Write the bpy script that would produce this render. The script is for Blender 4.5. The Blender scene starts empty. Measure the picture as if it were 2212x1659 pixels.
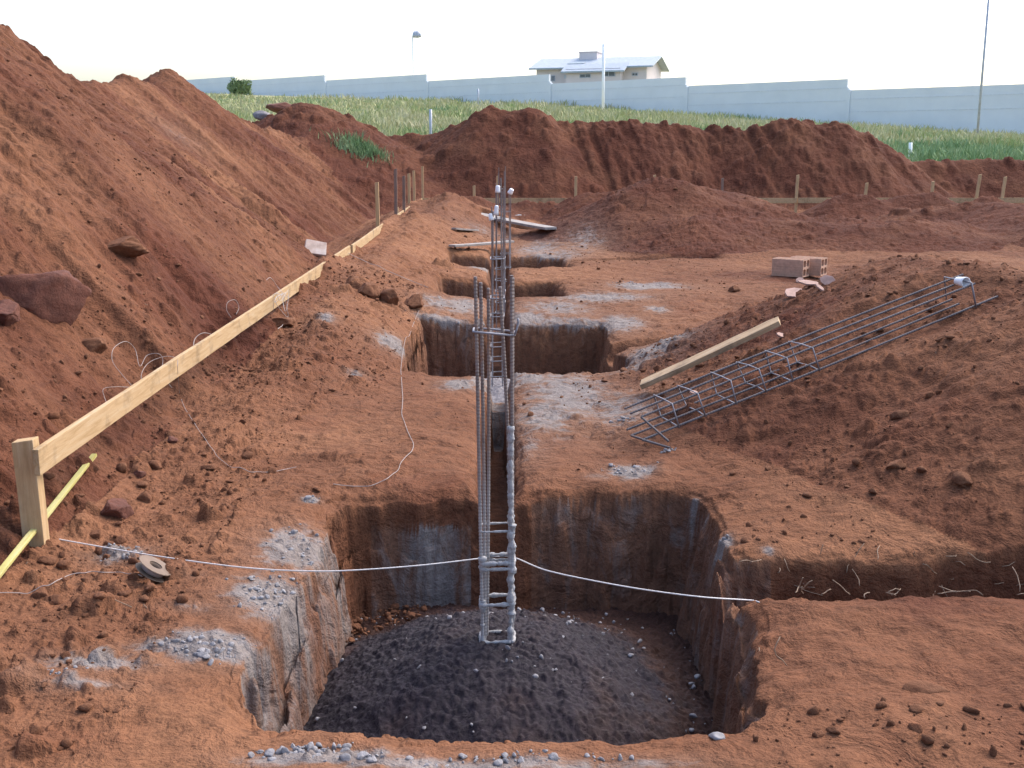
import bpy, math, random
import numpy as np
from mathutils import Vector, Matrix, noise as mnoise

# ------------------------------------------------------------------ camera, sky, sun, exposure
scene = bpy.context.scene
COL = scene.collection
CAM_H = 1.6
PITCH = math.radians(12.0)
YAW = math.radians(0.62)
cam_data = bpy.data.cameras.new("camera")
cam = bpy.data.objects.new("camera", cam_data)
COL.objects.link(cam)
cam.location = (0, 0, CAM_H)
cam.rotation_euler = (math.radians(90) - PITCH, 0, -YAW)
cam_data.sensor_width = 36
cam_data.lens = 36 * 2400 / 2212
cam_data.clip_end = 2000
cam_data.clip_start = 0.05
scene.camera = cam

SUN_EL = math.radians(48)
SUN_AZ = math.radians(50)       # clockwise from +y
world = bpy.data.worlds.new("World")
scene.world = world
world.use_nodes = True
wn = world.node_tree
bg = wn.nodes["Background"]
sky = wn.nodes.new("ShaderNodeTexSky")
sky.sky_type = 'NISHITA'
sky.sun_disc = False
sky.sun_elevation = SUN_EL
sky.sun_rotation = SUN_AZ
sky.air_density = 1.0
sky.dust_density = 4.0
sky.ozone_density = 1.5
wn.links.new(sky.outputs[0], bg.inputs[0])
bg.inputs[1].default_value = 0.15
sd = bpy.data.lights.new("sun", 'SUN')
sd.energy = 0.5
sd.angle = math.radians(48)
sd.color = (1.0, 0.93, 0.86)
sun = bpy.data.objects.new("sun", sd)
COL.objects.link(sun)
sv = Vector((math.sin(SUN_AZ) * math.cos(SUN_EL), math.cos(SUN_AZ) * math.cos(SUN_EL), math.sin(SUN_EL)))
sun.rotation_euler = sv.to_track_quat('Z', 'Y').to_euler()
sun.location = (20, 10, 20)
scene.view_settings.view_transform = 'Standard'
scene.view_settings.look = 'None'
scene.view_settings.gamma = 1.0
scene.view_settings.exposure = 1.52

RNG = random.Random(7)
R_ = math.radians

# ------------------------------------------------------------------ noise in numpy
def _h(ix, iy, s):
    v = (ix * 374761393 + iy * 668265263 + s * 982451653) & 0xffffffff
    v = ((v ^ (v >> 13)) * 1274126177) & 0xffffffff
    v = v ^ (v >> 16)
    v = (v * 2246822519) & 0xffffffff
    v = v ^ (v >> 15)
    return (v & 0xffffff).astype(np.float64) / 16777215.0

def vn(x, y, s=0):
    ix = np.floor(x).astype(np.int64); iy = np.floor(y).astype(np.int64)
    fx = x - ix; fy = y - iy
    fx = fx * fx * fx * (fx * (fx * 6 - 15) + 10); fy = fy * fy * fy * (fy * (fy * 6 - 15) + 10)
    a = _h(ix, iy, s); b = _h(ix + 1, iy, s); c = _h(ix, iy + 1, s); d = _h(ix + 1, iy + 1, s)
    return (a + (b - a) * fx + (c - a) * fy + (a - b - c + d) * fx * fy) * 2 - 1

def fbm(x, y, sc, octv=4, s=0, gain=0.5):
    r = 0; a = 1.0; f = 1.0 / sc; t = 0
    for i in range(octv):
        ca, sa = math.cos(0.7 * i + s), math.sin(0.7 * i + s)
        r = r + a * vn((x * ca - y * sa) * f + 13.7 * i, (x * sa + y * ca) * f + 7.1 * i, s + i)
        t += a; a *= gain; f *= 2.03
    return r / t

def clods(x, y, cell, s, dens=0.6, rmin=0.25, rmax=0.48):
    """height of half-buried irregular lumps, one per cell at most (unit: cell size)"""
    X = x / cell; Y = y / cell
    wx = vn(X * 2.7, Y * 2.7, s + 50) * 0.14; wy = vn(X * 2.7, Y * 2.7, s + 51) * 0.14
    X = X + wx; Y = Y + wy
    ix = np.floor(X).astype(np.int64); iy = np.floor(Y).astype(np.int64)
    out = np.zeros_like(X)
    for di in (-1, 0, 1):
        for dj in (-1, 0, 1):
            cx = ix + di; cy = iy + dj
            px = cx + 0.2 + 0.6 * _h(cx, cy, s + 1); py = cy + 0.2 + 0.6 * _h(cx, cy, s + 2)
            rr = rmin + (rmax - rmin) * _h(cx, cy, s + 3) ** 2
            on = _h(cx, cy, s + 4) < dens
            an = _h(cx, cy, s + 5) * 6.28
            dx = X - px; dy = Y - py
            ex = dx * np.cos(an) + dy * np.sin(an); ey = (-dx * np.sin(an) + dy * np.cos(an)) * 1.35
            q = 1 - (ex * ex + ey * ey) / (rr * rr)
            hgt = np.where(on & (q > 0), rr * 0.85 * np.sqrt(np.clip(q, 0, 1)), 0)
            out = np.maximum(out, hgt)
    return out * cell

def sst(a, b, v):
    t = np.clip((v - a) / (b - a), 0, 1)
    return t * t * (3 - 2 * t)

def smax(a, b, k):
    h = np.clip(0.5 + 0.5 * (a - b) / k, 0, 1)
    return b + (a - b) * h + k * h * (1 - h)

# ------------------------------------------------------------------ pixel (2212 x 1659) -> point
CR = cam.rotation_euler.to_matrix()
def ray(X, Y):
    return (CR @ Vector(((X - 1106) / 2400, -(Y - 829.5) / 2400, -1))).normalized()
def at(X, Y, y=None, z=None, x=None):
    d = ray(X, Y); o = Vector((0, 0, CAM_H))
    t = (y / d.y) if y is not None else ((z - CAM_H) / d.z if z is not None else x / d.x)
    return o + d * t

# ------------------------------------------------------------------ terrain description (metres)
# a heap is a crest line (x, y, crest height) with sides falling at a slope
HEAPS = {
 'left': dict(line=[(-5.6, -4, 2.6), (-6.0, 5, 2.9), (-6.5, 10, 3.75), (-6.5, 13.3, 3.35), (-6.7, 15.3, 2.75), (-6.8, 18.5, 2.62), (-6.7, 20.3, 2.80),
                    (-6.45, 22.3, 3.0), (-6.3, 23.6, 2.6), (-6.3, 26, 2.25), (-5.6, 28, 2.0), (-4.6, 29.5, 1.6)], slope=0.74, round=0.25),
 'dark': dict(line=[(-6.0, 31, 2.5), (-5.3, 31, 2.78), (-4.9, 31, 2.65)], slope=0.52, round=0.3),
 'bank': dict(line=[(-9, 33.5, 1.8), (-3.6, 32.5, 1.95), (-2.0, 32, 1.97), (-1.5, 31.5, 2.1), (-1.0, 31.2, 2.28), (-0.35, 31.0, 2.62), (0.95, 31.0, 2.64), (1.35, 31.1, 2.3),
                    (4.1, 31.2, 2.33), (4.8, 31.3, 2.2), (5.6, 31.4, 2.10), (6.6, 31.2, 2.14), (7.3, 31.1, 2.25), (8.0, 31.0, 2.33), (8.6, 31.1, 2.27),
                    (9.4, 31.1, 2.25), (10.2, 31.3, 2.0), (11.0, 31.8, 1.55), (11.8, 32.4, 1.22), (14, 32.8, 1.27), (30, 33, 1.25)], slope=0.80, round=0.12),
 'mid': dict(line=[(1.95, 20.9, 0.62), (2.2, 20.2, 0.85), (2.65, 19.6, 1.08), (3.2, 19.5, 1.05), (4.0, 19.8, .85)], slope=0.50, round=0.15),
 'smallmid': dict(line=[(-1.1, 24.3, .56), (-0.55, 24.1, .60), (-.35, 24.0, .42)], slope=0.55, round=0.15),
 'smallmid2': dict(line=[(.35, 24.6, .40), (.55, 24.6, .44), (.75, 24.6, .40), (1.5, 24.6, .40), (1.9, 24.4, .62), (3.4, 24.6, .68), (5.2, 24.2, 0.62)], slope=0.5, round=0.15),
 'midr': dict(line=[(4.4, 19.6, .78), (5.3, 19.0, .50), (6.6, 18.8, .44), (7.2, 19.4, .3)], slope=0.36, round=0.2),
 'midf': dict(line=[(2.0, 18.4, .34), (3.1, 17.9, .50), (4.2, 18.3, .42), (5.4, 18.0, .40), (6.6, 17.9, .42), (7.6, 18.6, .34)], slope=0.33, round=0.15),
 'backright3': dict(line=[(10.5, 24.3, .56), (10.7, 24.3, .56)], slope=0.6, round=0.08),
 'backright2': dict(line=[(8.42, 23.6, .63), (9.1, 23.6, .66)], slope=0.55, round=0.1),
 'backright': dict(line=[(6.95, 23.4, .55), (7.15, 23.6, .64), (7.65, 23.6, .66)], slope=0.55, round=0.1),
 'farright': dict(line=[(8.3, 21.6, .50), (9.4, 21.2, .58), (9.4, 19, .5), (9.0, 18, .42), (10.4, 18.4, .56), (13, 19.5, .66)], slope=0.33, round=0.2),
 'right': dict(line=[(7, 6.1, 1.12), (3.5, 5.9, .96), (3.05, 6.7, .92), (2.9, 7.8, .84), (3.6, 9.0, .64), (4.6, 9.6, .52)], slope=0.47, round=0.22),
 'lowb': dict(line=[(-1.85, 11.3, .46), (-1.82, 11.9, .47), (-1.80, 12.8, .36), (-1.80, 16.6, .34), (-1.80, 17.2, .47), (-1.80, 19.0, .47), (-1.8, 19.6, .36), (-1.8, 22.4, .36), (-1.80, 23.0, .48), (-1.8, 25.2, .48)], slope=0.9, round=0.06),
 'low': dict(line=[(-1.60, 5.6, .03), (-1.50, 7, .13), (-1.40, 8.3, .27), (-1.45, 10, .30), (-1.5, 11.8, .34), (-1.5, 14, .34), (-1.5, 17, .36), (-1.3, 21.5, .66), (-1.1, 23, .70)], slope=0.42, round=0.12),
}
SLOPE_NOISE = {'left': .16, 'dark': .14, 'bank': .05, 'mid': .10, 'smallmid': .06, 'smallmid2': .06, 'midr': .12, 'midf': .12, 'backright3': .03, 'backright2': .04, 'backright': .08, 'farright': .08, 'right': .12, 'low': .07, 'lowb': .06}

def heap_z(x, y, hp):
    L = hp['line']; best = np.full_like(x, -1e9)
    for (x0, y0, z0), (x1, y1, z1) in zip(L[:-1], L[1:]):
        dx, dy = x1 - x0, y1 - y0
        t = np.clip(((x - x0) * dx + (y - y0) * dy) / (dx * dx + dy * dy), 0, 1)
        d = np.hypot(x - x0 - t * dx, y - y0 - t * dy)
        r = hp['round']
        dd = np.sqrt(d * d + r * r) - r
        best = np.maximum(best, z0 + (z1 - z0) * t - hp['slope'] * dd)
    return best

# pits and trenches: x0,x1,y0,y1, floor, wall run, edge noise, rim round
PITS = [
 (-.80, .93, 2.93, 5.12, -.62, .11, .07, .11),
 (-.78, .98, 8.02, 10.45, -.62, .07, .06, .10),
 (-.74, .72, 12.25, 13.75, -.55, .07, .05, .08),
 (-.78, .98, 15.3, 17.0, -.50, .07, .05, .08),
 (-.40, .98, 21.9, 23.2, -.55, .08, .05, .08),
 (-.115, .085, 5.0, 7.75, -.50, .035, .03, .06),
 (-.10, .08, 7.5, 8.3, -.26, .035, .02, .06),
 (-.14, .10, 10.3, 12.4, -.45, .04, .03, .06),
 (-.16, .12, 13.6, 15.5, -.42, .05, .03, .06),
 (-.16, .12, 16.9, 18.2, -.30, .06, .03, .06),
 (.85, 6.5, 3.86, 4.24, -.44, .07, .05, .09),
 (.85, 2.6, 9.15, 9.50, -.22, .06, .03, .05),
 (.90, 3.2, 16.1, 16.35, -.14, .08, .03, .05),
]

# where the rebar cage rests on the right mound
CG0 = at(1465, 919, z=.11); CG1 = at(2106, 660, z=.70)
def cage_bed(x, y, z):
    dx, dy = CG1.x - CG0.x, CG1.y - CG0.y; L = math.hypot(dx, dy); dx /= L; dy /= L
    a = (x - CG0.x) * dx + (y - CG0.y) * dy; w = -(x - CG0.x) * dy + (y - CG0.y) * dx
    h = CG0.z + (CG1.z - CG0.z) * a / L - .03
    m = sst(-.9, -.3, a) * sst(L + .7, L + .15, a) * sst(-.45, -.06, w) * sst(.75, .32, w)
    tgt = np.clip(z, np.maximum(h - .02, -.02), h)
    tgt = np.where(h < .03, np.minimum(z, np.maximum(h, -.03)), tgt)
    return z + (tgt - z) * m

def terrain(x, y, detail=True):
    x = np.asarray(x, float); y = np.asarray(y, float)
    g = 0.03 * fbm(x, y, 2.2, 3, 3) + 0.012 * fbm(x, y, .5, 2, 5)
    g = g + .07 * fbm(x, y, 1.5, 3, 4) * sst(1.2, 2.2, np.abs(x)) * sst(9, 12, y)
    # cut platform floor, then the untouched field behind
    field = 1.3 + .06 * (y - 34) - .016 * x - .03 * np.maximum(x - 6, 0) * np.clip((y - 34) / 36, 0, 2) + .12 * fbm(x, y, 9, 3, 9)
    z = g
    owner = np.zeros(x.shape, np.int8)
    wob = fbm(x, y, 1.6, 3, 11); wob2 = fbm(x, y, .35, 3, 12)
    for i, (nm, hp) in enumerate(HEAPS.items()):
        h = heap_z(x, y, hp)
        m = sst(-.2, .5, h)
        h = h + SLOPE_NOISE[nm] * (wob * .9 + wob2 * .35) * m * (0.35 if nm in ('right', 'low', 'lowb') else 1) 
        if nm == 'left':   # tongues of soil that slid down the side
            q = y + .45 * (x + 2.3)
            h = h + (.07 * vn(q * 2.1, x * .25, 21) + .045 * vn(q * 5.5, x * .5, 22) + .02 * vn(q * 13, x * 1.2, 27)) * m
            h = h + .16 * np.exp(-(((x + 6.45) / .22) ** 2 + ((y - 22.6) / .3) ** 2)) + .12 * np.exp(-(((x + 6.75) / .15) ** 2 + ((y - 18.1) / .25) ** 2))
        if nm == 'bank':   # teeth marks of the digger on the face
            face = sst(1.0, 2.2, x) * (1 - sst(10.5, 11.5, x)) * m * (y < 31.4)
            h = h + face * (.05 * vn(x * 1.7, y * .5, 23) - .095 * sst(-.1, .55, vn((x - .22 * (31 - y)) * 4.6 + .25 * wob2, y * .22, 25)) * (.6 + .4 * vn(x * 1.1, y, 29)) + .035 * vn(x * 9, y * 6, 28))
            h = h + .05 * wob2 * sst(1.5, 2.1, h)
        if nm == 'right':
            h = h + .05 * vn((y - .5 * x) * 2.2, x * .6, 26) * m
        owner = np.where(h > z, i + 1, owner)
        z = smax(h, z, .16 if nm in ('left', 'right', 'low') else (.05 if nm == 'lowb' else .25))
    yb = np.interp(x, [-9, -3.6, -1, 10, 14, 30], [33.6, 32.6, 31.4, 31.4, 32.9, 33.1])
    fm = sst(-.1, .8, y - yb + .1 * wob)
    isfield = (fm > .5) & (field > z - .05)
    z = np.where(y > 30, np.maximum(z, field * fm + (-5) * (1 - fm)), z)
    owner = np.where(isfield & (y > yb + .2), 0, owner)
    z = cage_bed(x, y, z)
    capz = np.interp(y, [3, 11.0, 11.5, 12.2, 12.8, 16.4, 17, 19, 19.5, 22.3, 23, 26, 27], [.27, .31, .50, .50, .36, .35, .5, .5, .40, .42, .55, .55, 3]) + .9 * np.maximum(0, -(x + 1.90)) + .35 * np.maximum(0, x + 1.45)
    z = np.where((x > -4) & (x < -.9) & (y < 27), -smax(-z, -capz - .02, .06), z)
    # pits
    pitd = np.full(x.shape, 9.0); wallm = np.zeros(x.shape)
    en = 1.25 * fbm(x, y, .5, 3, 31); en2 = fbm(x, y, .16, 3, 33); en3 = fbm(x, y, .05, 2, 34)
    ztop = z
    for (x0, x1, y0, y1, fl, run, nz, rim) in PITS:
        cx, cy = (x0 + x1) / 2, (y0 + y1) / 2
        rc = min(.17 if y1 == 5.12 else .10, (x1 - x0) * .3, (y1 - y0) * .3)
        xx = x if y1 != 5.12 else np.where(x > 0, x * .93 / np.interp(y, [2.8, 3.8, 5.1], [.77, .90, .93]), x)
        qx = np.abs(xx - cx) - (x1 - x0) / 2 + rc; qy = np.abs(y - cy) - (y1 - y0) / 2 + rc
        d = np.hypot(np.maximum(qx, 0), np.maximum(qy, 0)) + np.minimum(np.maximum(qx, qy), 0) - rc
        d = d + nz * (en + .5 * en2 + .25 * en3)
        if y1 > 5 and y0 < 12:
            d = d + .012 * (_h(np.floor(x / .19 + .5 * en).astype(np.int64), np.floor(y / .19 + .5 * en).astype(np.int64), 35) - .5) * (nz > .04)
            tt = np.clip(-d / run, 0, 1)
            d = d + (.020 * vn(x / .2 + 3, tt * 2.6, 36) + .010 * vn(x / .06, tt * 7 + y * 3, 37) + .018 * vn(y / .24 + 9, tt * 2.6, 38)) * sst(0, .1, tt) * (nz > .04)
        t = np.clip(-d / run, 0, 1)
        t = np.where(t > 0, .25 * t + .75 * t ** 1.6, 0)
        drop = ((.06 + .025 * en) * np.exp(-np.maximum(d, 0) / rim)) * (d < .5)
        zz = (ztop - drop * 1.0) * (1 - t) + (fl + .03 * en) * t
        zz = np.where(d > 0, ztop - drop, zz - 0)
        z = np.minimum(z, zz)
        pitd = np.minimum(pitd, d)
        wallm = np.maximum(wallm, np.where((d < 0.02), sst(0.0, .12, t), 0))
    if not detail:
        return z, owner, pitd, isfield, wallm
    return z, owner, pitd, isfield, wallm

def detail_z(x, y, owner, pitd, isfield, wallm):
    """lumps and grain added on top of the terrain"""
    rough = .25 + .55 * sst(-.1, .35, fbm(x, y, .9, 3, 41))
    heap = (owner > 0)
    rough = np.where(heap, np.maximum(rough, .55), rough * .45)
    flat_l = sst(-.95, -1.35, x) * sst(7.0, 4.6, y)          # rubble round the post
    rough = np.maximum(rough, flat_l * 1.25)
    brk = sst(1.2, 1.8, x) * sst(3.9, 3.2, y)
    rough = np.maximum(rough, brk * .55 * sst(3.3, 2.7, y))
    rough = rough * sst(-.02, .10, pitd) + .22 * (pitd < .05)
    rough = np.where(isfield, .1, rough)
    big = clods(x, y, .42, 61, .33) * sst(.5, .9, rough) * (owner > 0)
    c1 = clods(x, y, .17, 62, .45) * rough
    c2 = clods(x, y, .075, 63, .5) * np.clip(rough * 1.25, 0, 1)
    c3 = clods(x, y, .034, 64, .55) * np.clip(rough * 1.4, 0, 1) * (y < 12)
    n = .010 * fbm(x, y, .22, 3, 65) + .005 * fbm(x, y, .05, 3, 66)
    # trodden soil: shallow wavy creases
    tread = (pitd > .03) & (owner == 0)
    cr = .012 * (1 - np.abs(fbm(x, y, .33, 2, 67)) * 2.2) * tread
    # vertical scrape marks on pit walls
    far = clods(x, y, .55, 68, .5) * .55 * sst(27, 29, y) * (~isfield) + .035 * fbm(x, y, .35, 3, 69) * sst(24, 28, y) * (~isfield)
    return far + big * .65 + c1 * .75 + c2 * .75 + c3 * .7 + n * (1 + (owner > 0)) + cr

def hit(X, Y, off=0.0, tmin=1.5, tmax=90):
    d = ray(X, Y)
    t = tmin * (tmax / tmin) ** np.linspace(0, 1, 2500)
    px, py, pz = d.x * t, d.y * t, CAM_H + d.z * t
    zt, ow, pd, fi, wm = terrain(px, py)
    zt = zt + detail_z(px, py, ow, pd, fi, wm)
    k = np.argmax(pz < zt + off)
    return Vector((px[k], py[k], zt[k] + off))
def ground(x, y):
    a = np.array([float(x)]); b = np.array([float(y)])
    zt, ow, pd, fi, wm = terrain(a, b)
    return float((zt + detail_z(a, b, ow, pd, fi, wm))[0])

# ------------------------------------------------------------------ object helpers
def tag(o, label=None, cat=None, group=None, kind=None):
    if label: o['label'] = label
    if cat: o['category'] = cat
    if group: o['group'] = group
    if kind: o['kind'] = kind
    return o
def empty(name, loc=(0, 0, 0), rz=0, label=None, cat=None, group=None):
    o = bpy.data.objects.new(name, None); COL.objects.link(o)
    o.location = loc; o.rotation_euler = (0, 0, rz); o.empty_display_size = .1
    return tag(o, label, cat, group)
class MB:
    def __init__(s): s.v = []; s.f = []
    def add(s, vs, fs):
        n = len(s.v); s.v += [tuple(p) for p in vs]; s.f += [tuple(i + n for i in f) for f in fs]
    def box(s, c, size, rot=None, taper=0):
        hx, hy, hz = size[0] / 2, size[1] / 2, size[2] / 2
        P = [Vector((sx * hx, sy * hy, sz * hz)) for sz in (-1, 1) for sy in (-1, 1) for sx in (-1, 1)]
        M = rot if rot is not None else Matrix.Identity(3)
        c = Vector(c)
        s.add([M @ p + c for p in P], [(0, 2, 3, 1), (4, 5, 7, 6), (0, 1, 5, 4), (2, 6, 7, 3), (0, 4, 6, 2), (1, 3, 7, 5)])
    def tube(s, pts, r, n=8, rf=None, cap=True):
        pts = [Vector(p) for p in pts]; ring = []
        t0 = (pts[1] - pts[0]).normalized()
        up = Vector((0, 0, 1)) if abs(t0.z) < .9 else Vector((1, 0, 0))
        a = t0.cross(up).normalized(); b = t0.cross(a)
        vs = []
        for i, p in enumerate(pts):
            t = (pts[min(i + 1, len(pts) - 1)] - pts[max(i - 1, 0)])
            if t.length > 1e-9: t.normalize()
            a = (a - t * a.dot(t)).normalized(); b = t.cross(a)
            rr = rf(i) if rf else r
            for k in range(n):
                w = 2 * math.pi * k / n
                vs.append(p + (a * math.cos(w) + b * math.sin(w)) * rr)
        fs = [(i * n + k, i * n + (k + 1) % n, (i + 1) * n + (k + 1) % n, (i + 1) * n + k) for i in range(len(pts) - 1) for k in range(n)]
        if cap:
            fs += [tuple(range(n))[::-1], tuple((len(pts) - 1) * n + k for k in range(n))]
        s.add(vs, fs)
    def build(s, name, mat, parent=None, smooth=False, bevel=0, loc=None):
        me = bpy.data.meshes.new(name); me.from_pydata(s.v, [], s.f); me.update()
        if mat: me.materials.append(mat)
        if smooth: me.polygons.foreach_set('use_smooth', [True] * len(me.polygons))
        o = bpy.data.objects.new(name, me); COL.objects.link(o)
        if parent: o.parent = parent
        if loc is not None: o.location = loc
        if bevel:
            b = o.modifiers.new('bevel', 'BEVEL'); b.width = bevel; b.segments = 2; b.limit_method = 'ANGLE'
        return o

def catmull(P, n=8):
    P = [Vector(p) for p in P]
    Q = [P[0] * 2 - P[1]] + P + [P[-1] * 2 - P[-2]]
    out = []
    for i in range(1, len(Q) - 2):
        for k in range(n):
            t = k / n
            out.append(.5 * ((2 * Q[i]) + (Q[i + 1] - Q[i - 1]) * t + (2 * Q[i - 1] - 5 * Q[i] + 4 * Q[i + 1] - Q[i + 2]) * t * t + (3 * Q[i] - Q[i - 1] - 3 * Q[i + 1] + Q[i + 2]) * t ** 3))
    out.append(P[-1])
    return out

def frame_from(d, up=Vector((0, 0, 1))):
    """matrix whose x axis is d, z as near up as it can be"""
    x = d.normalized(); y = up.cross(x).normalized(); z = x.cross(y)
    return Matrix((x, y, z)).transposed()

# ------------------------------------------------------------------ materials
def mat(name, build):
    m = bpy.data.materials.new(name); m.use_nodes = True
    nt = m.node_tree; b = nt.nodes["Principled BSDF"]
    build(nt, b); return m
def N(nt, t, **kw):
    n = nt.nodes.new(t)
    for k, v in kw.items():
        if k in n.inputs.keys(): n.inputs[k].default_value = v
        else: setattr(n, k, v)
    return n
def noise_n(nt, scale, detail=6, rough=.6, vec=None, dist=0):
    n = N(nt, 'ShaderNodeTexNoise'); n.inputs['Scale'].default_value = scale
    n.inputs['Detail'].default_value = detail; n.inputs['Roughness'].default_value = rough; n.inputs['Distortion'].default_value = dist
    if vec: nt.links.new(vec, n.inputs['Vector'])
    return n.outputs['Fac']
def ramp(nt, fac, stops):
    r = N(nt, 'ShaderNodeValToRGB'); nt.links.new(fac, r.inputs[0]); cr = r.color_ramp
    while len(cr.elements) < len(stops): cr.elements.new(.5)
    for e, (p, c) in zip(cr.elements, stops): e.position = p; e.color = (*c, 1) if len(c) == 3 else c
    return r.outputs[0]
def mix(nt, fac, a, b, mode='MIX'):
    m = N(nt, 'ShaderNodeMix', data_type='RGBA', blend_type=mode)
    if isinstance(fac, (int, float)): m.inputs[0].default_value = fac
    else: nt.links.new(fac, m.inputs[0])
    for sck, v in ((m.inputs[6], a), (m.inputs[7], b)):
        if isinstance(v, tuple): sck.default_value = (*v, 1)
        else: nt.links.new(v, sck)
    return m.outputs[2]
def math_n(nt, op, a, b=None, clamp=False):
    m = N(nt, 'ShaderNodeMath', operation=op, use_clamp=clamp)
    for i, v in enumerate((a, b)):
        if v is None: continue
        if isinstance(v, (int, float)): m.inputs[i].default_value = v
        else: nt.links.new(v, m.inputs[i])
    return m.outputs[0]
def bump(nt, b, h, strength=.5, dist=.01):
    n = N(nt, 'ShaderNodeBump'); n.inputs['Strength'].default_value = strength; n.inputs['Distance'].default_value = dist
    nt.links.new(h, n.inputs['Height']); nt.links.new(n.outputs[0], b.inputs['Normal'])
def coord(nt, which='Object', scale=None):
    tc = N(nt, 'ShaderNodeTexCoord')
    if not scale: return tc.outputs[which]
    mp = N(nt, 'ShaderNodeMapping'); mp.inputs['Scale'].default_value = scale
    nt.links.new(tc.outputs[which], mp.inputs['Vector']); return mp.outputs[0]

def soil_build(nt, b):
    P = coord(nt)
    at_ = N(nt, 'ShaderNodeAttribute', attribute_name='masks')      # r cement, g damp, b grass
    sep = N(nt, 'ShaderNodeSeparateColor'); nt.links.new(at_.outputs['Color'], sep.inputs[0])
    cem, damp, gr = sep.outputs[0], sep.outputs[1], sep.outputs[2]
    n1 = noise_n(nt, 1.3, 5, .6, P); n2 = noise_n(nt, 14, 6, .7, P); n3 = noise_n(nt, 90, 4, .7, P)
    dry = ramp(nt, n1, [(.3, (.200, .090, .047)), (.55, (.255, .122, .065)), (.75, (.160, .067, .036))])
    wet = ramp(nt, n1, [(.3, (.074, .025, .0155)), (.7, (.118, .042, .024))])
    c = mix(nt, damp, dry, wet)
    sp = ramp(nt, n2, [(.32, (.55, .55, .57)), (.5, (.98, .97, .96)), (.72, (1.22, 1.2, 1.15))])
    c = mix(nt, .8, c, sp, 'MULTIPLY')
    s3 = ramp(nt, n3, [(.33, (.55, .52, .52)), (.5, (1, 1, 1)), (.7, (1.25, 1.25, 1.25))])
    c = mix(nt, .55, c, s3, 'MULTIPLY')
    # dried cement wash: streaky where the ground is steep because the pattern is squeezed sideways
    Ps = coord(nt, 'Object', (11, 11, 2.6))
    ns = noise_n(nt, 1, 7, .68, Ps, .6)
    cm = math_n(nt, 'ADD', cem, math_n(nt, 'MULTIPLY', math_n(nt, 'SUBTRACT', ns, .5), 1.9))
    cmr = N(nt, 'ShaderNodeMapRange'); cmr.inputs['From Min'].default_value = .38; cmr.inputs['From Max'].default_value = .72
    nt.links.new(cm, cmr.inputs['Value'])
    cfac = math_n(nt, 'MULTIPLY', cmr.outputs[0], math_n(nt, 'MULTIPLY', cem, 1.6, True), True)
    ccol = ramp(nt, n2, [(.3, (.17, .145, .135)), (.6, (.245, .225, .215)), (.8, (.31, .295, .29))])
    c = mix(nt, math_n(nt, 'MULTIPLY', cem, .42, True), c, (.225, .172, .138))
    c = mix(nt, math_n(nt, 'MULTIPLY', cfac, .85), c, ccol)
    gcol = ramp(nt, noise_n(nt, .35, 6, .7, P), [(.3, (.24, .25, .13)), (.5, (.36, .34, .20)), (.7, (.16, .22, .09))])
    c = mix(nt, gr, c, gcol)
    nt.links.new(c, b.inputs['Base Color'])
    b.inputs['Roughness'].default_value = .95
    b.inputs['Specular IOR Level'].default_value = .12
    hh = math_n(nt, 'ADD', math_n(nt, 'MULTIPLY', n2, 1.0), math_n(nt, 'MULTIPLY', n3, .35))
    hb = math_n(nt, 'MULTIPLY', noise_n(nt, 5, 5, .65, P, .5), 3.0)
    bump(nt, b, math_n(nt, 'ADD', hh, hb), .9, .024)
M_soil = mat('red_soil', soil_build)

def clod_build(nt, b):
    P = coord(nt); oi = N(nt, 'ShaderNodeObjectInfo')
    n = noise_n(nt, 25, 6, .7, P)
    c = ramp(nt, n, [(.3, (.12, .050, .028)), (.55, (.175, .080, .044)), (.75, (.215, .102, .058))])
    nt.links.new(c, b.inputs['Base Color']); b.inputs['Roughness'].default_value = .95
    b.inputs['Specular IOR Level'].default_value = .15
    bump(nt, b, noise_n(nt, 60, 6, .75, P), .9, .012)
M_clod = mat('soil_clod', clod_build)
def redrock_build(nt, b):
    P = coord(nt)
    c = ramp(nt, noise_n(nt, 14, 6, .7, P), [(.3, (.08, .026, .016)), (.55, (.135, .045, .027)), (.75, (.18, .064, .039))])
    nt.links.new(c, b.inputs['Base Color']); b.inputs['Roughness'].default_value = .9
    bump(nt, b, noise_n(nt, 40, 6, .75, P), 1, .015)
M_rock = mat('red_rock', redrock_build)

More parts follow.
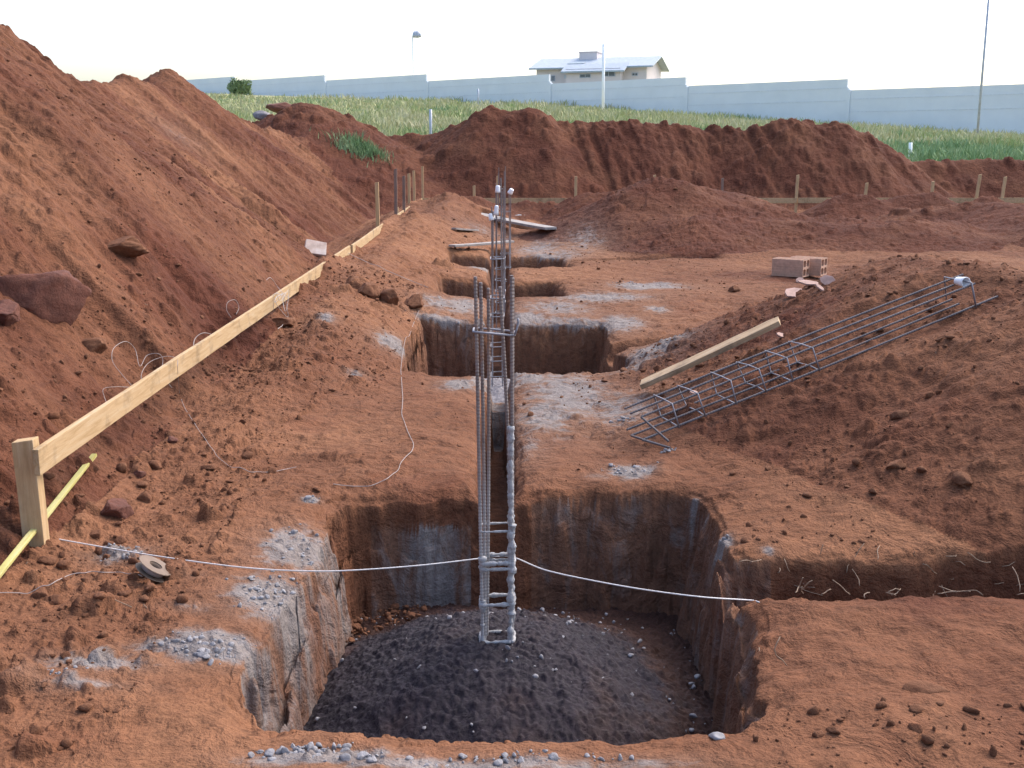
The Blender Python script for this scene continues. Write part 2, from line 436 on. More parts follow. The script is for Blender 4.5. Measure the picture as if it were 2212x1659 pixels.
def concrete_build(base, var, sc=30, rough=.85, bmp=.8):
    def f(nt, b):
        P = coord(nt)
        c = ramp(nt, noise_n(nt, sc, 6, .7, P), [(.3, tuple(base[i] * .6 for i in range(3))), (.5, base), (.75, var)])
        nt.links.new(c, b.inputs['Base Color']); b.inputs['Roughness'].default_value = rough
        bump(nt, b, noise_n(nt, sc * 2.5, 6, .75, P), bmp, .008)
    return f
def wetconc_build(nt, b):
    P = coord(nt)
    nb = noise_n(nt, 2.2, 4, .6, P); nf = noise_n(nt, 45, 6, .75, P)
    c = ramp(nt, nb, [(.36, (.0150, .0110, .0180)), (.55, (.0230, .0155, .0225)), (.70, (.042, .022, .019))])
    ln = N(nt, 'ShaderNodeVectorMath', operation='LENGTH'); mp = N(nt, 'ShaderNodeMapping'); mp.inputs['Scale'].default_value = (1.05, .85, 0); mp.inputs['Location'].default_value = (.06, .10, 0)
    nt.links.new(P, mp.inputs['Vector']); nt.links.new(mp.outputs[0], ln.inputs[0])
    rd = math_n(nt, 'ADD', ln.outputs['Value'], math_n(nt, 'MULTIPLY', math_n(nt, 'SUBTRACT', noise_n(nt, 5, 5, .65, P), .5), .7))
    mr = N(nt, 'ShaderNodeMapRange'); mr.inputs['From Min'].default_value = .70; mr.inputs['From Max'].default_value = .88; nt.links.new(rd, mr.inputs['Value'])
    c = mix(nt, mr.outputs[0], c, (.052, .021, .014))
    c = mix(nt, .8, c, ramp(nt, nf, [(.3, (.45, .45, .47)), (.5, (1, 1, 1)), (.72, (1.6, 1.6, 1.65))]), 'MULTIPLY')
    nt.links.new(c, b.inputs['Base Color'])
    b.inputs['Roughness'].default_value = .75; b.inputs['Specular IOR Level'].default_value = .3
    bump(nt, b, noise_n(nt, 70, 6, .75, P), 1, .012)
M_wet = mat('wet_concrete', wetconc_build)
M_cem = mat('dried_cement', concrete_build((.25, .24, .25), (.36, .35, .36), 40))
M_crust = mat('cement_crust', concrete_build((.38, .375, .38), (.52, .51, .51), 60))
M_cem2 = mat('grey_concrete', concrete_build((.18, .165, .175), (.25, .235, .245), 25))
M_stone = mat('pale_stone', concrete_build((.20, .19, .20), (.32, .31, .32), 20, .7, .3))

def wood_build(c0, c1, c2, stain=.5, axis=(1, 14, 14)):
    def f(nt, b):
        Pg = coord(nt, 'Object', axis)
        P = coord(nt)
        c = ramp(nt, noise_n(nt, 3.2, 6, .65, Pg, .8), [(.3, c0), (.5, c1), (.72, c2)])
        g = ramp(nt, noise_n(nt, 5.5, 5, .65, P), [(.52, (1, 1, 1)), (.68, (.50, .50, .52))])
        c = mix(nt, stain, c, g, 'MULTIPLY')
        nt.links.new(c, b.inputs['Base Color']); b.inputs['Roughness'].default_value = .8
        b.inputs['Specular IOR Level'].default_value = .2
        bump(nt, b, noise_n(nt, 9, 6, .7, Pg), .5, .004)
    return f
M_board = mat('pine_board', wood_build((.33, .215, .105), (.44, .305, .165), (.47, .36, .235), .8, (14, 1, 14)))
M_stake = mat('pine_stake', wood_build((.40, .26, .13), (.50, .34, .18), (.54, .40, .25), .3, (14, 14, 1)))
M_oldstake = mat('weathered_stake', wood_build((0.161, 0.105, 0.081), (0.223, 0.155, 0.124), (0.260, 0.198, 0.167), .4, (14, 14, 1)))
M_plank = mat('weathered_plank', wood_build((.26, .175, .10), (.42, .29, .17), (.46, .37, .26), .85, (1, 14, 14)))
M_greyplank = mat('grey_plank', wood_build((0.236, 0.205, 0.186), (0.310, 0.279, 0.254), (0.372, 0.347, 0.329), .5, (1, 14, 14)))
M_yellow = mat('yellow_stick', wood_build((0.384, 0.322, 0.081), (0.459, 0.409, 0.149), (0.484, 0.446, 0.223), .3, (1, 10, 10)))

def steel_build(nt, b):
    P = coord(nt)
    sx = N(nt, 'ShaderNodeSeparateXYZ'); nt.links.new(N(nt, 'ShaderNodeNewGeometry').outputs['Position'], sx.inputs[0])
    c = ramp(nt, noise_n(nt, 9, 6, .7, P), [(.35, (.16, .125, .115)), (.55, (.24, .20, .185)), (.72, (.27, .135, .075))])
    # cement left on the bars from casting, thick near the foot
    z = math_n(nt, 'ADD', sx.outputs[2], math_n(nt, 'MULTIPLY', math_n(nt, 'SUBTRACT', noise_n(nt, 6, 4, .6, P), .5), .35))
    mr = N(nt, 'ShaderNodeMapRange'); mr.inputs['From Min'].default_value = .55; mr.inputs['From Max'].default_value = .28
    nt.links.new(z, mr.inputs['Value'])
    sp = ramp(nt, noise_n(nt, 60, 3, .6, P), [(.38, (0, 0, 0)), (.5, (1, 1, 1))])
    f = math_n(nt, 'MULTIPLY', mr.outputs[0], math_n(nt, 'ADD', math_n(nt, 'MULTIPLY', sp, .35), .55), True)
    c = mix(nt, f, c, (.36, .35, .35))
    nt.links.new(c, b.inputs['Base Color']); b.inputs['Roughness'].default_value = .6; b.inputs['Metallic'].default_value = .25
M_bar = mat('ribbed_steel', steel_build)
def steel2_build(nt, b):
    P = coord(nt)
    c = ramp(nt, noise_n(nt, 7, 6, .7, P), [(.35, (.07, .06, .066)), (.55, (.11, .10, .108)), (.75, (.14, .08, .055))])
    nt.links.new(c, b.inputs['Base Color']); b.inputs['Roughness'].default_value = .65; b.inputs['Metallic'].default_value = .1
M_bar2 = mat('dark_steel', steel2_build)
def plain(col, rough=.7, metal=0, nz=.15, sc=8):
    def f(nt, b):
        c = ramp(nt, noise_n(nt, sc, 5, .6, coord(nt)), [(.3, tuple(v * (1 - nz) for v in col)), (.7, tuple(min(1, v * (1 + nz)) for v in col))])
        nt.links.new(c, b.inputs['Base Color']); b.inputs['Roughness'].default_value = rough; b.inputs['Metallic'].default_value = metal
    return f
M_stirrup = mat('galvanised_wire', plain((.24, .235, .26), .55, .2))
M_white = mat('white_plastic', plain((.82, .83, .85), .35, 0, .05))
M_string = mat('nylon_line', plain((.60, .57, .56), .6, 0, .1, 60))
M_thin2 = mat('soiled_line', plain((.40, .36, .34), .6, 0, .1, 60))
M_thin = mat('thin_wire', plain((.30, .25, .23), .6, 0, .1, 60))
M_clay = mat('fired_clay', plain((.50, .31, .215), .85, 0, .18, 20))
M_paleclay = mat('pale_clay', plain((.42, .27, .22), .85, 0, .2, 25))
M_spool = mat('spool_card', plain((.15, .10, .07), .7, 0, .2, 30))
M_dark = mat('dark_opening', plain((.03, .028, .03), .8))
def wall_build(nt, b):
    P = coord(nt)
    c = ramp(nt, noise_n(nt, .6, 5, .6, P), [(.3, (.66, .69, .71)), (.7, (.72, .75, .77))])  # pale blue of distance haze and glare put into the wall colour
    nt.links.new(c, b.inputs['Base Color']); b.inputs['Roughness'].default_value = .9
M_wall = mat('hazed_grey_render', wall_build)
M_wallline = mat('wall_joint', plain((.63, .66, .69), .9))
M_house = mat('house_render', plain((.60, .55, .55), .9, 0, .06, 1))
M_roof = mat('roof_tiles', plain((.36, .41, .46), .8, 0, .12, 3))
M_fascia = mat('fascia', plain((.30, .36, .40), .7))
M_glass = mat('window_glass', plain((.10, .12, .14), .2))
M_pole = mat('galvanised_pole', plain((.40, .43, .48), .5, .2))
M_wpole = mat('white_pole', plain((.88, .9, .92), .6, 0, .03))
def leaf_build(ca, cb, cc, sc=1.0):
    def f(nt, b):
        c = ramp(nt, noise_n(nt, sc, 5, .65, coord(nt)), [(.36, ca), (.5, cb), (.64, cc)])
        nt.links.new(c, b.inputs['Base Color']); b.inputs['Roughness'].default_value = .8
        b.inputs['Specular IOR Level'].default_value = .1
    return f
M_grass = mat('field_grass', leaf_build((.25, .33, .13), (.42, .42, .23), (.50, .47, .31), .45))
M_green = mat('green_grass', leaf_build((.15, .24, .11), (.23, .33, .16), (.34, .39, .22), 1.5))
M_shrub = mat('shrub_leaves', leaf_build((.14, .20, .09), (.20, .27, .13), (.27, .34, .18), 2))
M_root = mat('dry_straw', plain((.22, .15, .10), .8, 0, .2, 20))

# ------------------------------------------------------------------ ground sheet
def from_density(a, b, rho, n_s=20000):
    s = np.linspace(a, b, n_s); r = rho(s)
    c = np.concatenate([[0], np.cumsum((r[1:] + r[:-1]) / 2 * np.diff(s))])
    n = int(c[-1]) + 1
    return np.interp(np.linspace(0, c[-1], n), c, s)
def rho_y(y):
    r = 1 / (.0026 * (y + .9))
    k = 1.0
    for c, w, a in ((5.06, .06, 3.0), (4.20, .07, 2.0), (10.4, .08, 2.5), (13.7, .08, 2), (16.95, .08, 1.5), (9.45, .06, 1.0), (31.0, 1.0, .8)):
        k = k + a * np.exp(-((y - c) / w) ** 2)
    return r * k
ys = np.concatenate([np.linspace(-9, 1.5, 26)[:-1], from_density(1.5, 34.5, rho_y), 34.5 + 150 * (np.exp(np.linspace(0, 1, 170)[1:] * 2.4) - 1) / (math.exp(2.4) - 1)])
def rho_u(u):
    return 1 / .00105 * (1 + .8 * np.exp(-((np.abs(u) - .2) / .07) ** 2)) 
uc = from_density(-.54, .54, rho_u)
gr_ = .54 + np.cumsum(.002 * 1.06 ** np.arange(1, 85)); gr_ = gr_[gr_ < 6]
us = np.concatenate([-gr_[::-1], uc, gr_])
Wy = np.where(ys > .9, ys + .6, 1.5)
GX = us[None, :] * Wy[:, None]; GY = np.repeat(ys[:, None], len(us), 1)
print('terrain grid', GX.shape)
Z, OWN, PD, FI, WM = terrain(GX, GY)
DZ = detail_z(GX, GY, OWN, PD, FI, WM)
ZF = Z + DZ

# dried cement spills: pixel centre, radius along x and y in metres, strength
SP = [(640, 1190, .16, .25, 1.0), (585, 1290, .16, .22, 1.0), (455, 1395, .17, .10, 1.15), (345, 1390, .12, .06, .8), (210, 1425, .20, .07, .85), (150, 1470, .20, .05, .6),
      (255, 1195, .12, .10, .9), (420, 1310, .10, .05, .5), (700, 1635, .22, .05, 1.1), (900, 1650, .3, .05, .8), (1150, 1650, .35, .05, .8), (1380, 1648, .2, .05, .6),
      (672, 1080, .05, .04, 1.1), (1365, 1020, .12, .12, 1.15), (1300, 1030, .08, .06, .6), (1225, 850, .35, .95, .80), (1180, 900, .25, .6, .74), (1340, 890, .35, .6, .66), (1150, 960, .12, .4, .5), (1150, 815, .12, .25, .95),
      (960, 797, .28, .18, 1.0), (990, 830, .15, .22, .95), (850, 745, .16, .35, 1.0), (770, 810, .08, .1, .7), (1040, 800, .1, .2, 1.0), (700, 690, .10, .3, .7),
      (1400, 620, .45, .35, 1.1), (1300, 640, .6, .5, .85), (1200, 665, .5, .7, .7), (1000, 660, .25, .7, .85), (950, 655, .25, .6, .7), (1340, 700, .25, .5, .9), (1420, 745, .3, .6, .8), (1420, 665, .15, .3, .8),
      (1130, 685, .3, .3, .9), (1200, 700, .2, .2, .8), (1250, 800, .5, .25, .8), (1370, 790, .3, .25, .75), (1210, 555, .6, .8, .62), (1260, 520, .5, 1.2, .55), (1160, 540, .5, 1., .7), (1040, 580, .2, .3, .9), (1180, 560, .4, .4, .8),
      (1560, 1190, .05, .06, 1.1), (1660, 1190, .04, .03, .6), (1500, 1100, .03, .04, .7), (960, 1045, .2, .08, .0), (380, 290, .5, .6, .35), (1050, 500, .6, .8, .5), (420, 1240, .05, .05, .4)]
CM = np.zeros(GX.shape)
for (X, Y, rx, ry, s) in SP:
    p = hit(X, Y)
    CM = np.maximum(CM, s * np.exp(-(((GX - p.x) / rx) ** 2 + ((GY - p.y) / ry) ** 2) * .9))
# cement wash down the walls of the pits where it was poured
w1 = (WM > .02) & (GY < 5.6)
patchy = .5 + .5 * fbm(GX, GY, .3, 3, 71)
CM = np.where(w1 & (GX < -.6) & (GY > 3.0) & (GY < 4.75), np.maximum(CM, .42 + .42 * fbm(GX, GY, .5, 3, 70)), CM)
CM = np.where(w1 & (GX > -.62) & (GX < -.14) & (GY > 4.9) & (ZF < -.18), np.maximum(CM, .34 + .45 * patchy * np.exp(-((GX + .32) / .22) ** 2)), CM)
CM = np.where(w1 & (GX > .7) & (GX < 1.1), np.maximum(CM, .22 + .25 * patchy), CM)
CM = np.where(w1 & (GX > .8) & (GX < .98) & (GY > 3.0) & (GY < 3.8), np.maximum(CM, .30 + .25 * patchy), CM)
CM = np.where((WM > .02) & (GY > 7.9) & (GY < 11), np.maximum(CM, .12 + .28 * patchy), CM)
CM = np.where((WM > .02) & (GY > 12) & (GY < 18), np.maximum(CM, .15 + .3 * patchy), CM)
CM = np.where(w1 & (GY > 4.9) & (np.abs(GX - .5) < .35), np.maximum(CM, .25 + .2 * patchy), CM)
CM = np.where((WM > .1) & (GY > 7.9), np.minimum(CM, .10 + .25 * patchy), CM)
CM = np.where((np.abs(GX + .01) < .2) & (GY > 7.5) & (GY < 8.4), np.maximum(CM, .6), CM)
# crumbs of cement stand up from the spill
ZF = ZF + sst(.75, 1.0, CM + .25 * fbm(GX, GY, .12, 3, 72)) * (clods(GX, GY, .045, 73, .8) * .9 + clods(GX, GY, .02, 74, .8) * .8 + .006) * (WM < .3) * (GY < 12)
damp = .30 + .5 * fbm(GX, GY, 1.9, 4, 75)
names = list(HEAPS)
damp = np.where((OWN > 1) & (OWN < names.index('right') + 1), .95 + .3 * fbm(GX, GY, .8, 3, 76), damp)
damp = np.where(OWN == 1, .66 + .55 * fbm(GX * .8 + GY * .5, GY, 1.1, 4, 77) + .35 * fbm(GY + .45 * GX, GX * .3, .5, 3, 80), damp)
damp = np.where(OWN == names.index('right') + 1, .72 + .5 * fbm(GX, GY, .9, 4, 78), damp)
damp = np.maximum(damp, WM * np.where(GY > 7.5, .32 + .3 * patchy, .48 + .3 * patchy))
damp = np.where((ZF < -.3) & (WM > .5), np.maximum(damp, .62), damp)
dm_r = sst(.9, 1.6, GX) * sst(4.5, 3.9, GY)
dm_m = sst(1.0, 2.2, GX) * sst(8, 11, GY)
damp = np.maximum(damp, dm_m * (.50 + .6 * fbm(GX, GY, 1.3, 4, 82)))
damp = np.maximum(damp, dm_r * (.80 + .5 * fbm(GX, GY, .7, 3, 79)))
damp = np.clip(damp, 0, 1)
GRM = FI.astype(float) * sst(31.8, 33.5, GY)

def sheet(name, sel):
    """mesh of the quads whose owner mask is sel"""
    ny, nx = GX.shape
    q = sel[:-1, :-1]
    j, i = np.nonzero(q)
    idx = np.stack([j * nx + i, j * nx + i + 1, (j + 1) * nx + i + 1, (j + 1) * nx + i], 1)
    used, inv = np.unique(idx.ravel(), return_inverse=True)
    co = np.stack([GX.ravel()[used], GY.ravel()[used], ZF.ravel()[used]], 1).astype(np.float32)
    me = bpy.data.meshes.new(name)
    nq = len(idx)
    me.vertices.add(len(used)); me.vertices.foreach_set('co', co.ravel())
    me.loops.add(nq * 4); me.loops.foreach_set('vertex_index', inv.ravel().astype(np.int32))
    me.polygons.add(nq); me.polygons.foreach_set('loop_start', (np.arange(nq) * 4).astype(np.int32))
    me.polygons.foreach_set('use_smooth', np.ones(nq, bool))
    me.update(calc_edges=True)
    at_ = me.color_attributes.new('masks', 'FLOAT_COLOR', 'POINT')
    cc = np.stack([CM.ravel()[used], damp.ravel()[used], GRM.ravel()[used], np.ones(len(used))], 1).astype(np.float32)
    at_.data.foreach_set('color', np.clip(cc, 0, 1.2).ravel())
    me.materials.append(M_soil)
    o = bpy.data.objects.new(name, me); COL.objects.link(o)
    return o
# each big heap is an object of its own, cut from the same surface where it rises clear of the ground
own = OWN.copy()
own = np.where(PD < .15, 0, own)
own = np.where(((own == 1) & (heap_z(GX, GY, HEAPS['left']) < .04)), 0, own)
def oid(nm): return names.index(nm) + 1
own = np.where((own == oid('smallmid2')) | (own == oid('midr')) | (own == oid('midf')), oid('mid'), own)
own = np.where((own == oid('backright2')) | (own == oid('backright3')), oid('backright'), own)
own = np.where((own == oid('right')) & (heap_z(GX, GY, HEAPS['right']) < .04), 0, own)
own = np.where((own == oid('low')) | (own == oid('lowb')), 0, own)
tag(sheet('ground', own == 0), 'trodden red soil with dug pits and trenches, grey cement spills and a grassy rise behind', None, None, 'structure')
for nm, name, lab, cat in (
    ('left', 'dirt_mound', 'tallest red dirt mound, rising along the left behind the long wooden board', 'dirt mound'),
    ('dark', 'dirt_mound', 'dark rounded dirt mound at the back left, with a green grass tuft at its foot', 'dirt mound'),
    ('bank', 'earth_bank', 'long excavated earth bank with vertical digger grooves, below the grass field', 'earth bank'),
    ('mid', 'dirt_mound', 'broad low dirt mound right of the far rebar columns, hiding part of the far board', 'dirt mound'),
    ('smallmid', 'dirt_mound', 'small dirt mound at the back, just left of the distant rebar columns', 'dirt mound'),
    ('backright', 'dirt_mound', 'low dirt mound between the two visible lengths of far board on the right', 'dirt mound'),
    ('farright', 'dirt_mound', 'low dark dirt mound at the right edge in front of the far stakes', 'dirt mound'),
    ('right', 'dirt_mound', 'near dirt mound on the right with the rebar cage lying on its slope', 'dirt mound')):
    tag(sheet(name, own == oid(nm)), lab, cat)

# ------------------------------------------------------------------ wet concrete footings in the pits
def footing(cx, cy, x0, x1, y0, y1, zf, apex, rad, n=300, label='', m=None, seed=5):
    gx, gy = np.meshgrid(np.linspace(x0, x1, n), np.linspace(y0, y1, n))
    d = np.hypot((gx - cx) / rad[0], (gy - cy) / rad[1])
    d = d * (1 + .10 * fbm(gx, gy, .6, 2, seed))
    h = (apex - zf) * (1 / (1 + (d * 1.15) ** 2.6)) 
    h = h - .03 * sst(.8, 1.3, d) 
    h = h + .018 * fbm(gx, gy, .16, 4, seed + 1) + .022 * np.abs(fbm(gx, gy, .04, 3, seed + 8)) + .010 * np.abs(fbm(gx, gy, .07, 3, seed + 7)) + .22 * clods(gx, gy, .055, seed + 2, .6) + .8 * clods(gx, gy, .026, seed + 3, .6) + .18 * clods(gx, gy, .12, seed + 4, .35)
    z = zf + h
    me = bpy.data.meshes.new('concrete_footing')
    v = np.stack([gx.ravel() - cx, gy.ravel() - cy, z.ravel() - zf], 1)
    f = [(j * n + i, j * n + i + 1, (j + 1) * n + i + 1, (j + 1) * n + i) for j in range(n - 1) for i in range(n - 1)]
    me.from_pydata(v.tolist(), [], f); me.polygons.foreach_set('use_smooth', [True] * len(f)); me.materials.append(m)
    o = bpy.data.objects.new('concrete_footing', me); COL.objects.link(o); o.location = (cx, cy, zf)
    tag(o, label, 'concrete footing', 'concrete footings in the pits')
    return lambda X, Y: zf + (apex - zf) * (1 / (1 + (math.hypot((X - cx) / rad[0], (Y - cy) / rad[1]) * 1.15) ** 2.6))
footing(-.02, 4.02, -.92, 1.02, 2.85, 5.14, -.66, -.255, (.74, .78), 420, 'dark wet concrete mound filling the nearest pit around the front rebar column', M_wet)
footing(-.02, 9.1, -.8, 1.0, 8.0, 10.45, -.63, -.34, (.7, .80), 180, 'grey concrete mound in the second pit under the second rebar column', M_cem2, 35)

# ------------------------------------------------------------------ batter boards (level boards nailed to stakes)
BX = -1.80
def stake_mesh(x, y, z0, z1, w=.06, d=.05, lean=(0, 0)):
    m = MB()
    n = 5; vs = []
    for k in range(n):
        t = k / (n - 1); z = z0 + (z1 - z0) * t
        ox, oy = lean[0] * t, lean[1] * t
        j = .0012 * math.sin(k * 2.3 + x * 9)
        for sx, sy in ((-1, -1), (1, -1), (1, 1), (-1, 1)):
            vs.append((x + ox + sx * w / 2 + j, y + oy + sy * d / 2 - j, z + (.006 * sx if k == n - 1 else 0)))
    fs = [(3, 2, 1, 0), tuple((n - 1) * 4 + i for i in range(4))]
    for k in range(n - 1):
        for i in range(4):
            fs.append((k * 4 + i, k * 4 + (i + 1) % 4, (k + 1) * 4 + (i + 1) % 4, (k + 1) * 4 + i))
    m.add(vs, fs); return m
def board_mesh(p0, p1, hgt, th, seg=24, wav=.003, seed=1, across=None):
    """a long plank whose wide faces look sideways; p0, p1 are centre-line ends"""
    p0 = Vector(p0); p1 = Vector(p1); d = (p1 - p0).normalized()
    side = across if across is not None else d.cross(Vector((0, 0, 1))).normalized()
    up = side.cross(d).normalized()
    vs = []
    for k in range(seg + 1):
        t = k / seg; c = p0.lerp(p1, t)
        w1 = wav * mnoise.noise(Vector((t * 7, seed, 0))); w2 = wav * mnoise.noise(Vector((t * 9, seed, 5)))
        w3 = wav * 2 * mnoise.noise(Vector((t * 2, seed, 9)))
        for sx, sz in ((-1, -1), (1, -1), (1, 1), (-1, 1)):
            vs.append(c + side * (sx * th / 2 + w3) + up * (sz * hgt / 2 + (w1 if sz > 0 else w2)))
    fs = [(3, 2, 1, 0), tuple(seg * 4 + i for i in range(4))]
    for k in range(seg):
        for i in range(4):
            fs.append((k * 4 + i, k * 4 + (i + 1) % 4, (k + 1) * 4 + (i + 1) % 4, (k + 1) * 4 + i))
    m = MB(); m.add(vs, fs); return m

bb = empty('batter_board', (BX, 4.2, 0), 0, 'long pale wooden board on stakes running from the near left post to the far corner', 'batter board')
def into(o, par):
    o.parent = par; o.matrix_parent_inverse = Matrix.Translation(par.location).inverted(); return o
def bpart(m, name, material, par, bevel=.002, label=None):
    o = m.build(name, material, None, bevel=bevel); into(o, par)
    if label: o['label'] = label
    return o
bpart(board_mesh((BX, 4.17, .405), (BX, 9.85, .405), .105, .024, 40, seed=1), 'board', M_board, bb)
bpart(board_mesh((BX - .004, 9.86, .400), (BX - .004, 13.4, .400), .11, .024, 20, seed=2), 'board', M_board, bb)
bpart(board_mesh((BX + .02, 13.42, .405), (BX, 17.6, .41), .11, .024, 20, seed=3), 'board', M_board, bb)
bpart(board_mesh((BX, 17.62, .41), (BX, 26.0, .405), .11, .024, 30, seed=4), 'board', M_board, bb)
bpart(stake_mesh(BX - .062, 4.26, -.15, .475, .085, .06, (-.012, 0)), 'post', M_stake, bb, .003)
for i, (yy, top) in enumerate(((17.0, 1.09), (20.3, .55), (22.9, 1.09), (24.4, 1.12), (27.0, 1.17))):
    bpart(stake_mesh(BX - .05, yy, -.1, top, .055, .045, (RNG.uniform(-.01, .02), 0)), 'stake', M_stake, bb)
for (X, yb_, top, lab) in ((853, 19.2, 365, 'taller weathered brown stake standing apart behind the long board, left of the pale stakes'),
                      (871, 21.0, 380, 'shorter weathered brown stake between the long board and the pale stakes')):
    p = at(X, top, y=yb_)
    tag(stake_mesh(p.x, yb_, ground(p.x, yb_) - .1, p.z, .05, .04, (.01, 0)).build('stake', M_oldstake, bevel=.002), lab, 'wooden stake')

fb = empty('batter_board', (0, 26.1, 0), 0, 'far horizontal board on short stakes in front of the earth bank', 'batter board')
for (a, b_, sd_) in ((-1.78, 2.4, 5), (2.42, 6.9, 6), (6.92, 11.2, 7), (11.22, 16.5, 8)):
    bpart(board_mesh((a, 26.06, .405), (b_, 26.06, .40), .12, .025, 12, seed=sd_, across=Vector((0, 1, 0))), 'board', M_board, fb)
for (X, top, ln) in ((1075, 380, 0), (1024, 401, 0), (1244, 381, 0), (1414, 378, 0), (1723, 378, .01), (1871, 395, .04), (2015, 392, .02), (2115, 377, .05), (2170, 382, .04)):
    p = at(X, top, y=26.12)
    bpart(stake_mesh(p.x - ln, 26.12, -.05, p.z, .062, .05, (ln * 1.5, 0)), 'stake', M_stake, fb)
p = at(1561, 385, y=26.5)
tag(stake_mesh(p.x, 26.5, .1, p.z, .05, .05).build('stake', M_oldstake, bevel=.002), 'dark weathered stake standing behind the low back mound, between pale stakes', 'wooden stake')

# ------------------------------------------------------------------ rebar columns
def ribbed(m, p0, p1, r=.0068, step=.0065, n=7, bend=None):
    p0 = Vector(p0); p1 = Vector(p1); L = (p1 - p0).length; k = max(2, int(L / step))
    pts = []
    for i in range(k + 1):
        t = i / k; q = p0.lerp(p1, t)
        if bend: q = q + Vector(bend) * math.sin(math.pi * t)
        pts.append(q)
    m.tube(pts, r, n, rf=lambda i: r * (1.13 if i % 2 else .92))
def ringpts(cx, cy, z, wx, wy, tilt=0, rad=.012):
    P = []
    for (sx, sy, a0) in ((1, -1, -90), (1, 1, 0), (-1, 1, 90), (-1, -1, 180)):
        for a in (0, 45, 90):
            w = R_(a0 + a)
            P.append(Vector((cx + sx * (wx / 2 - rad) + rad * math.cos(w), cy + sy * (wy / 2 - rad) + rad * math.sin(w), z + tilt * sx)))
    P.append(P[0]); return P
def lumpy(m, pts, r, seed, n=9, amp=.45, seg=.006):
    Q = []
    for a, b_ in zip(pts[:-1], pts[1:]):
        k = max(1, int((b_ - a).length / seg))
        for i in range(k): Q.append(a.lerp(b_, i / k))
    Q.append(pts[-1])
    def rf(i):
        q = Q[i] * 38; return r * (1 + amp * 1.6 * mnoise.noise(q + Vector((seed, 0, 0))) + amp * mnoise.noise(q * 2.7))
    m.tube(Q, r, n, rf=rf)
def colpart(par, m, name, material, smooth=True):
    o = m.build(name, material, None, smooth=smooth); into(o, par); return o

c1 = empty('rebar_column', (-.015, 4.0, -.3), 0, 'nearest rebar column of ribbed bars, cement crusted low down, rising from the dark concrete mound', 'rebar column', 'rebar columns standing in the row of pits')
rods = [((-.068, 3.965, -.36), (-.088, 3.96, 1.15), None), ((-.062, 4.0, -.36), (-.070, 4.0, 1.125), (.004, 0, 0)), ((-.056, 4.036, -.36), (-.042, 4.034, 1.10), (.004, 0, 0)),
        ((.036, 3.965, -.36), (.041, 3.96, 1.155), (.004, 0, 0)), ((.046, 4.0, -.36), (.000, 3.995, 1.11), (.012, 0, 0)), ((.044, 4.036, -.36), (.046, 4.034, 1.14), None)]
for a, b_, bd in rods:
    m = MB(); ribbed(m, a, b_, .0066, bend=bd); colpart(c1, m, 'rebar', M_bar, False)
for z in (.195, .068, .045, -.098, -.25):
    m = MB(); lumpy(m, ringpts(-.013, 4.0, z, .125, .095, .002), .0072 if z != .195 else .0045, z * 50); colpart(c1, m, 'stirrup', M_crust)
m = MB(); m.tube(ringpts(-.022, 4.0, .945, .150, .095, -.006), .0042, 8)
m.tube([(.053, 3.953, .942), (.060, 3.955, .962), (.066, 3.96, .985), (.064, 3.96, 1.0)], .0042, 8)
colpart(c1, m, 'stirrup', M_stirrup)
m = MB()
for (a, b_, r, sd_) in (((.037, 3.961, -.30), (.0385, 3.956, .60), .0105, 3), ((.045, 4.0, -.30), (.036, 4.0, .50), .0105, 9), ((-.0675, 3.963, -.13), (-.068, 3.963, -.085), .014, 4), ((-.068, 3.963, .03), (-.068, 3.963, .09), .014, 6),
                 ((.041, 3.959, -.14), (.041, 3.958, -.06), .0155, 14), ((.044, 3.957, .03), (.044, 3.957, .22), .0125, 7), ((-.069, 3.963, -.26), (-.070, 3.963, -.18), .009, 8)):
    lumpy(m, [Vector(a), Vector(b_)], r, sd_)
colpart(c1, m, 'cement_crust', M_crust)

def far_column(y, xs, zb, ztops, stirr, label, r=.0066):
    """two rows of bars; xs = left and right bar positions"""
    c = empty('rebar_column', (sum(xs) / 2, y, zb), 0, label, 'rebar column', 'rebar columns standing in the row of pits')
    k = 0
    for i, x in enumerate(xs):
        for dy in (-.09, .09):
            m = MB(); ribbed(m, (x, y + dy, zb - .05), (x + .012 * (1 if i else -1) * (k % 3 - 1) + .006 * dy, y + dy, ztops[k % len(ztops)]), r, .012 if y < 12 else .05, 6)
            colpart(c, m, 'rebar', M_bar, False); k += 1
    cx = sum(xs) / 2
    for z in stirr:
        m = MB(); m.tube(ringpts(cx, y, z, abs(xs[1] - xs[0]) + .022, .21, .002), .0045, 6); colpart(c, m, 'stirrup', M_cem if z < .35 else M_stirrup)
    return c
far_column(9.1, (-.066, .020), -.36, [1.10, 1.13, 1.30, 1.36], [-.25, -.12, 0, .12, .25, .40, .72], 'second rebar column, standing in the second pit behind the nearest column')
far_column(13.0, (-.045, .052), -.5, [1.16, 1.2, 1.34, 1.1], [-.3, -.17, -.04, .09, .22, .35, .8], 'third rebar column, half hidden behind the second, with stirrups like a ladder', .0075)
far_column(16.2, (.02, .145), -.5, [1.0, .95, 1.04, 1.0], [-.3, -.1, .1, .3, .7], 'rebar column set slightly right of the others, carrying the small tilted white cap', .008)
far_column(22.5, (-.03, .10), -.5, [1.22, 1.1, 1.24, 1.15], [-.2, .1, .4, .8], 'farthest rebar column, in the pit bridged by the long grey plank', .008)

